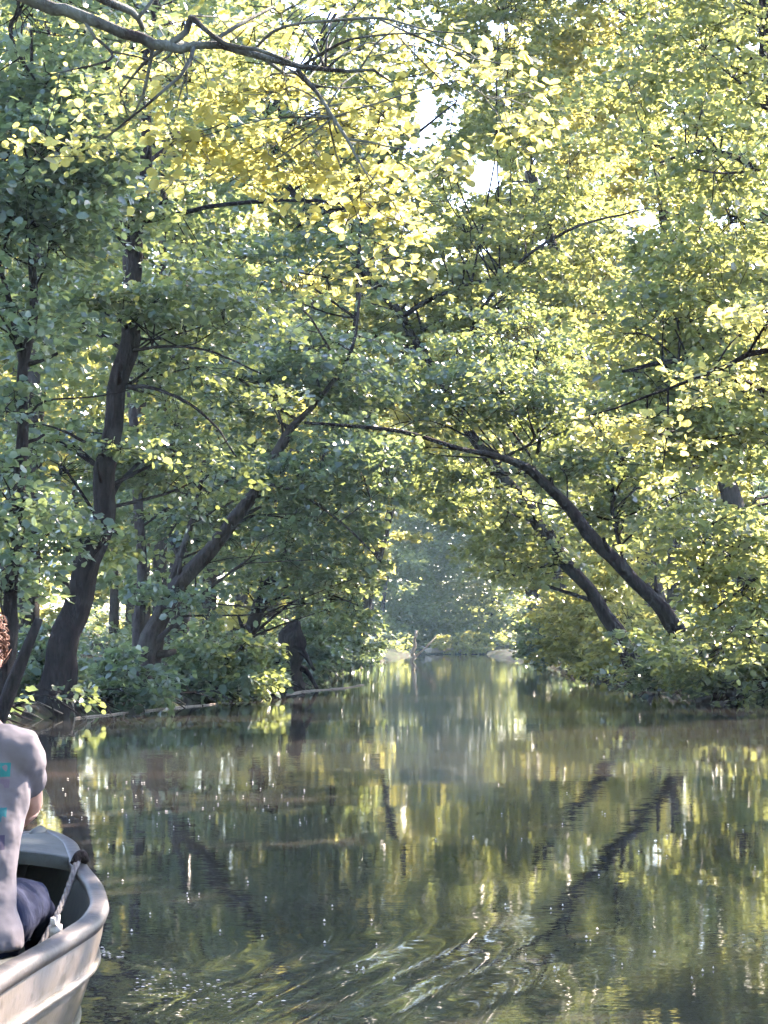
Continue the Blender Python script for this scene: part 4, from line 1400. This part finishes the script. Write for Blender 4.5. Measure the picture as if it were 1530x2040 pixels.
TORSO = [(0, 0.00, 0.00, 0.165, 0.115), (0, 0.00, 0.06, 0.168, 0.118), (0, 0.015, 0.16, 0.150, 0.105), (0, 0.03, 0.28, 0.160, 0.110), (0.0, 0.05, 0.38, 0.178, 0.118),
         (0.005, 0.07, 0.46, 0.180, 0.105), (0.01, 0.085, 0.515, 0.155, 0.085), (0.015, 0.095, 0.56, 0.095, 0.065), (0.02, 0.105, 0.595, 0.062, 0.058)]
HX = 0.014
b = MB()
ell(b, TORSO, 24)
limb(b, [(0.015, 0.09, 0.55, 0.062), (0.025, 0.11, 0.63, 0.058), (HX, 0.125, 0.68, 0.058)])
# head: skull, jaw, nose, ears, brow
ball(b, (HX, 0.125, 0.745), (0.076, 0.096, 0.098), 18)
ball(b, (HX, 0.170, 0.690), (0.055, 0.058, 0.060))
limb(b, [(HX, 0.215, 0.745, 0.012), (HX, 0.235, 0.715, 0.016), (HX, 0.225, 0.702, 0.014)], 8)
ball(b, (HX, 0.212, 0.672), (0.026, 0.014, 0.010), 10)
ball(b, (HX, 0.205, 0.762), (0.050, 0.020, 0.012), 10)
for sg in (-1, 1):
    ball(b, (HX + sg * 0.080, 0.120, 0.725), (0.012, 0.022, 0.032), 10)
elbR, wrR = (0.150, 0.235, 0.345), (0.00, 0.40, 0.235)
elbL, wrL = (-0.20, 0.20, 0.27), (-0.05, 0.40, 0.215)
for sg, e, w in ((1, elbR, wrR), (-1, elbL, wrL)):
    limb(b, [(sg * 0.138, 0.075, 0.470, 0.056), (sg * 0.155, 0.13, 0.42, 0.050), (*e, 0.043), ], 14)
    m_ = (np.array(e) * 0.6 + np.array(w) * 0.4)
    limb(b, [(*e, 0.043), (*m_, 0.043), (*w, 0.029)], 14)
    d = np.array(w) - np.array(e)
    d /= np.linalg.norm(d)
    side = np.cross(d, (0, 0, 1)); side /= np.linalg.norm(side)
    up = np.cross(side, d)
    wv = np.array(w)
    limb(b, [(*wv, 0.027), (*(wv + d * 0.045), 0.034), (*(wv + d * 0.085), 0.033)], 12)
    for q, (so, ln) in enumerate(((-0.030, 0.066), (-0.010, 0.075), (0.010, 0.070), (0.029, 0.056))):
        k0 = wv + d * 0.085 + side * so
        limb(b, [(*k0, 0.0098), (*(k0 + d * ln * 0.5 - up * 0.006), 0.0092), (*(k0 + d * ln * 0.75 - up * 0.032), 0.0085), (*(k0 + d * ln * 0.6 - up * 0.052), 0.0075)], 8)
    ts = -1 if sg > 0 else 1
    k0 = wv + d * 0.025 + side * ts * 0.03
    limb(b, [(*k0, 0.013), (*(k0 + d * 0.035 + side * ts * 0.018 - up * 0.012), 0.011), (*(k0 + d * 0.062 + side * ts * 0.010 - up * 0.03), 0.009)], 8)
    limb(b, [(sg * 0.09, 0.04, 0.065, 0.085), (sg * 0.105, 0.22, 0.058, 0.072), (sg * 0.12, 0.42, 0.062, 0.055), (sg * 0.125, 0.60, -0.02, 0.050), (sg * 0.13, 0.76, -0.12, 0.036)], 14)
    limb(b, [(sg * 0.13, 0.745, -0.135, 0.034), (sg * 0.135, 0.82, -0.145, 0.032), (sg * 0.14, 0.91, -0.15, 0.024)], 10)
sculpt(b, 'body', M_SKIN, 0.0065, 3, man)
# shirt: drapes over the torso, sleeves to the middle of the upper arms
b = MB()
ell(b, [(0, -0.005, 0.015, 0.190, 0.140), (0, -0.006, 0.05, 0.186, 0.138), (0, 0.0, 0.11, 0.172, 0.127), (0, 0.012, 0.18, 0.166, 0.122), (0, 0.03, 0.28, 0.174, 0.124), (0, 0.05, 0.37, 0.190, 0.132),
        (0.0, 0.068, 0.45, 0.196, 0.120), (0.005, 0.08, 0.50, 0.176, 0.102), (0.01, 0.092, 0.545, 0.120, 0.080), (0.018, 0.104, 0.578, 0.074, 0.068)], 28)
for sg, e in ((1, elbR), (-1, elbL)):
    e = np.array(e)
    s0 = np.array([sg * 0.148, 0.072, 0.478])
    limb(b, [(*(s0 * [0.55, 1, 1] + [0, 0, 0.012]), 0.070), (*s0, 0.078), (*(s0 * 0.7 + e * 0.3), 0.069), (*(s0 * 0.48 + e * 0.52), 0.066)], 16)
shirt_o = sculpt(b, 'shirt', M_SHIRT, 0.008, 3, man)
folds(shirt_o, 0.10, 0.016)
b = MB()
ell(b, [(0, 0.0, -0.004, 0.175, 0.125), (0, 0.0, 0.05, 0.178, 0.128), (0, 0.005, 0.10, 0.166, 0.118)], 24)
for sg in (-1, 1):
    limb(b, [(sg * 0.09, 0.03, 0.070, 0.092), (sg * 0.105, 0.22, 0.062, 0.080), (sg * 0.12, 0.42, 0.065, 0.064), (sg * 0.125, 0.60, -0.02, 0.058), (sg * 0.135, 0.72, -0.098, 0.054)], 16)
jeans_o = sculpt(b, 'jeans', M_JEANS, 0.009, 2, man)
folds(jeans_o, 0.055, 0.020)
for sg in (-1, 1):
    b = MB()
    limb(b, [(sg * 0.13, 0.73, -0.125, 0.046), (sg * 0.135, 0.81, -0.142, 0.046), (sg * 0.14, 0.90, -0.152, 0.038), (sg * 0.142, 0.945, -0.156, 0.024)], 12)
    b.build('shoe', M_SHOE, man)
# hair: a cap of many short curly locks
b = MB()
hg = np.random.default_rng(3)
from mathutils import noise as mn
ph, th = np.linspace(0, 2 * np.pi, 72, endpoint=False), np.linspace(0.1, 2.45, 44)
R = []
for t in th[::-1]:
    ring = []
    for p_ in ph:
        d = np.array([math.sin(t) * math.cos(p_), math.sin(t) * math.sin(p_), math.cos(t)])
        v_ = Vector(d * 9.0)
        bumpy = 0.012 * mn.noise(v_) + 0.009 * mn.noise(v_ * 2.7) + 0.005 * mn.noise(v_ * 7)
        face = 0.022 * max(0, d[1] - 0.45) * (1 if d[2] < 0.5 else 0)
        ring.append(np.array([HX, 0.112, 0.770]) + d * (np.array([0.086, 0.100, 0.096]) + bumpy - face) + OFF)
    R.append(ring)
b.rings(R)
for q in range(1500):
    d = hg.normal(0, 1, 3); d /= np.linalg.norm(d)
    if d[1] > 0.5 and d[2] < 0.45 or d[2] < -0.72:
        continue
    c = np.array([HX, 0.112, 0.768]) + d * np.array([0.080, 0.094, 0.092])
    tg = np.cross(d, hg.normal(0, 1, 3))
    ln = hg.uniform(0.5, 1.3)
    b.tube(np.array([c, c + d * 0.014 * ln + tg * 0.003, c + d * 0.022 * ln + tg * 0.010, c + d * 0.020 * ln + tg * 0.018]) + OFF, [0.0026, 0.0026, 0.002, 0.0006], 3, 0, q)
b.build('hair', M_HAIR, man)
for sg in (-1, 1):
    b = MB()
    ball(b, (HX + sg * 0.031, 0.205, 0.742), (0.012, 0.010, 0.009), 10)
    b.build('eye', M_EYE, man)

# ------------------------------------------------------------------ leaves become meshes; river mist
finish_leaves()
mb = MB()
mb.box((-110, -20, -2.0), (120, 290, 34))
hz_o = mb.build('haze', None, None, False)
k = bpy.data.materials.new('river haze')
k.use_nodes = True
k.node_tree.nodes.clear()
ko = k.node_tree.nodes.new('ShaderNodeOutputMaterial')
kv = k.node_tree.nodes.new('ShaderNodeVolumePrincipled')
kv.inputs['Color'].default_value = (0.55, 0.86, 1.0, 1)
kv.inputs['Density'].default_value = 0.00024
kv.inputs['Anisotropy'].default_value = 0.3
k.node_tree.links.new(kv.outputs[0], ko.inputs['Volume'])
hz_o.data.materials.clear()
hz_o.data.materials.append(k)
tag(hz_o, kind='stuff')

print('TRIS', sum(sum(len(p.vertices) - 2 for p in []) or len(o.data.loops) - 2 * len(o.data.polygons) for o in scene.objects if o.type == 'MESH'), len(scene.objects))
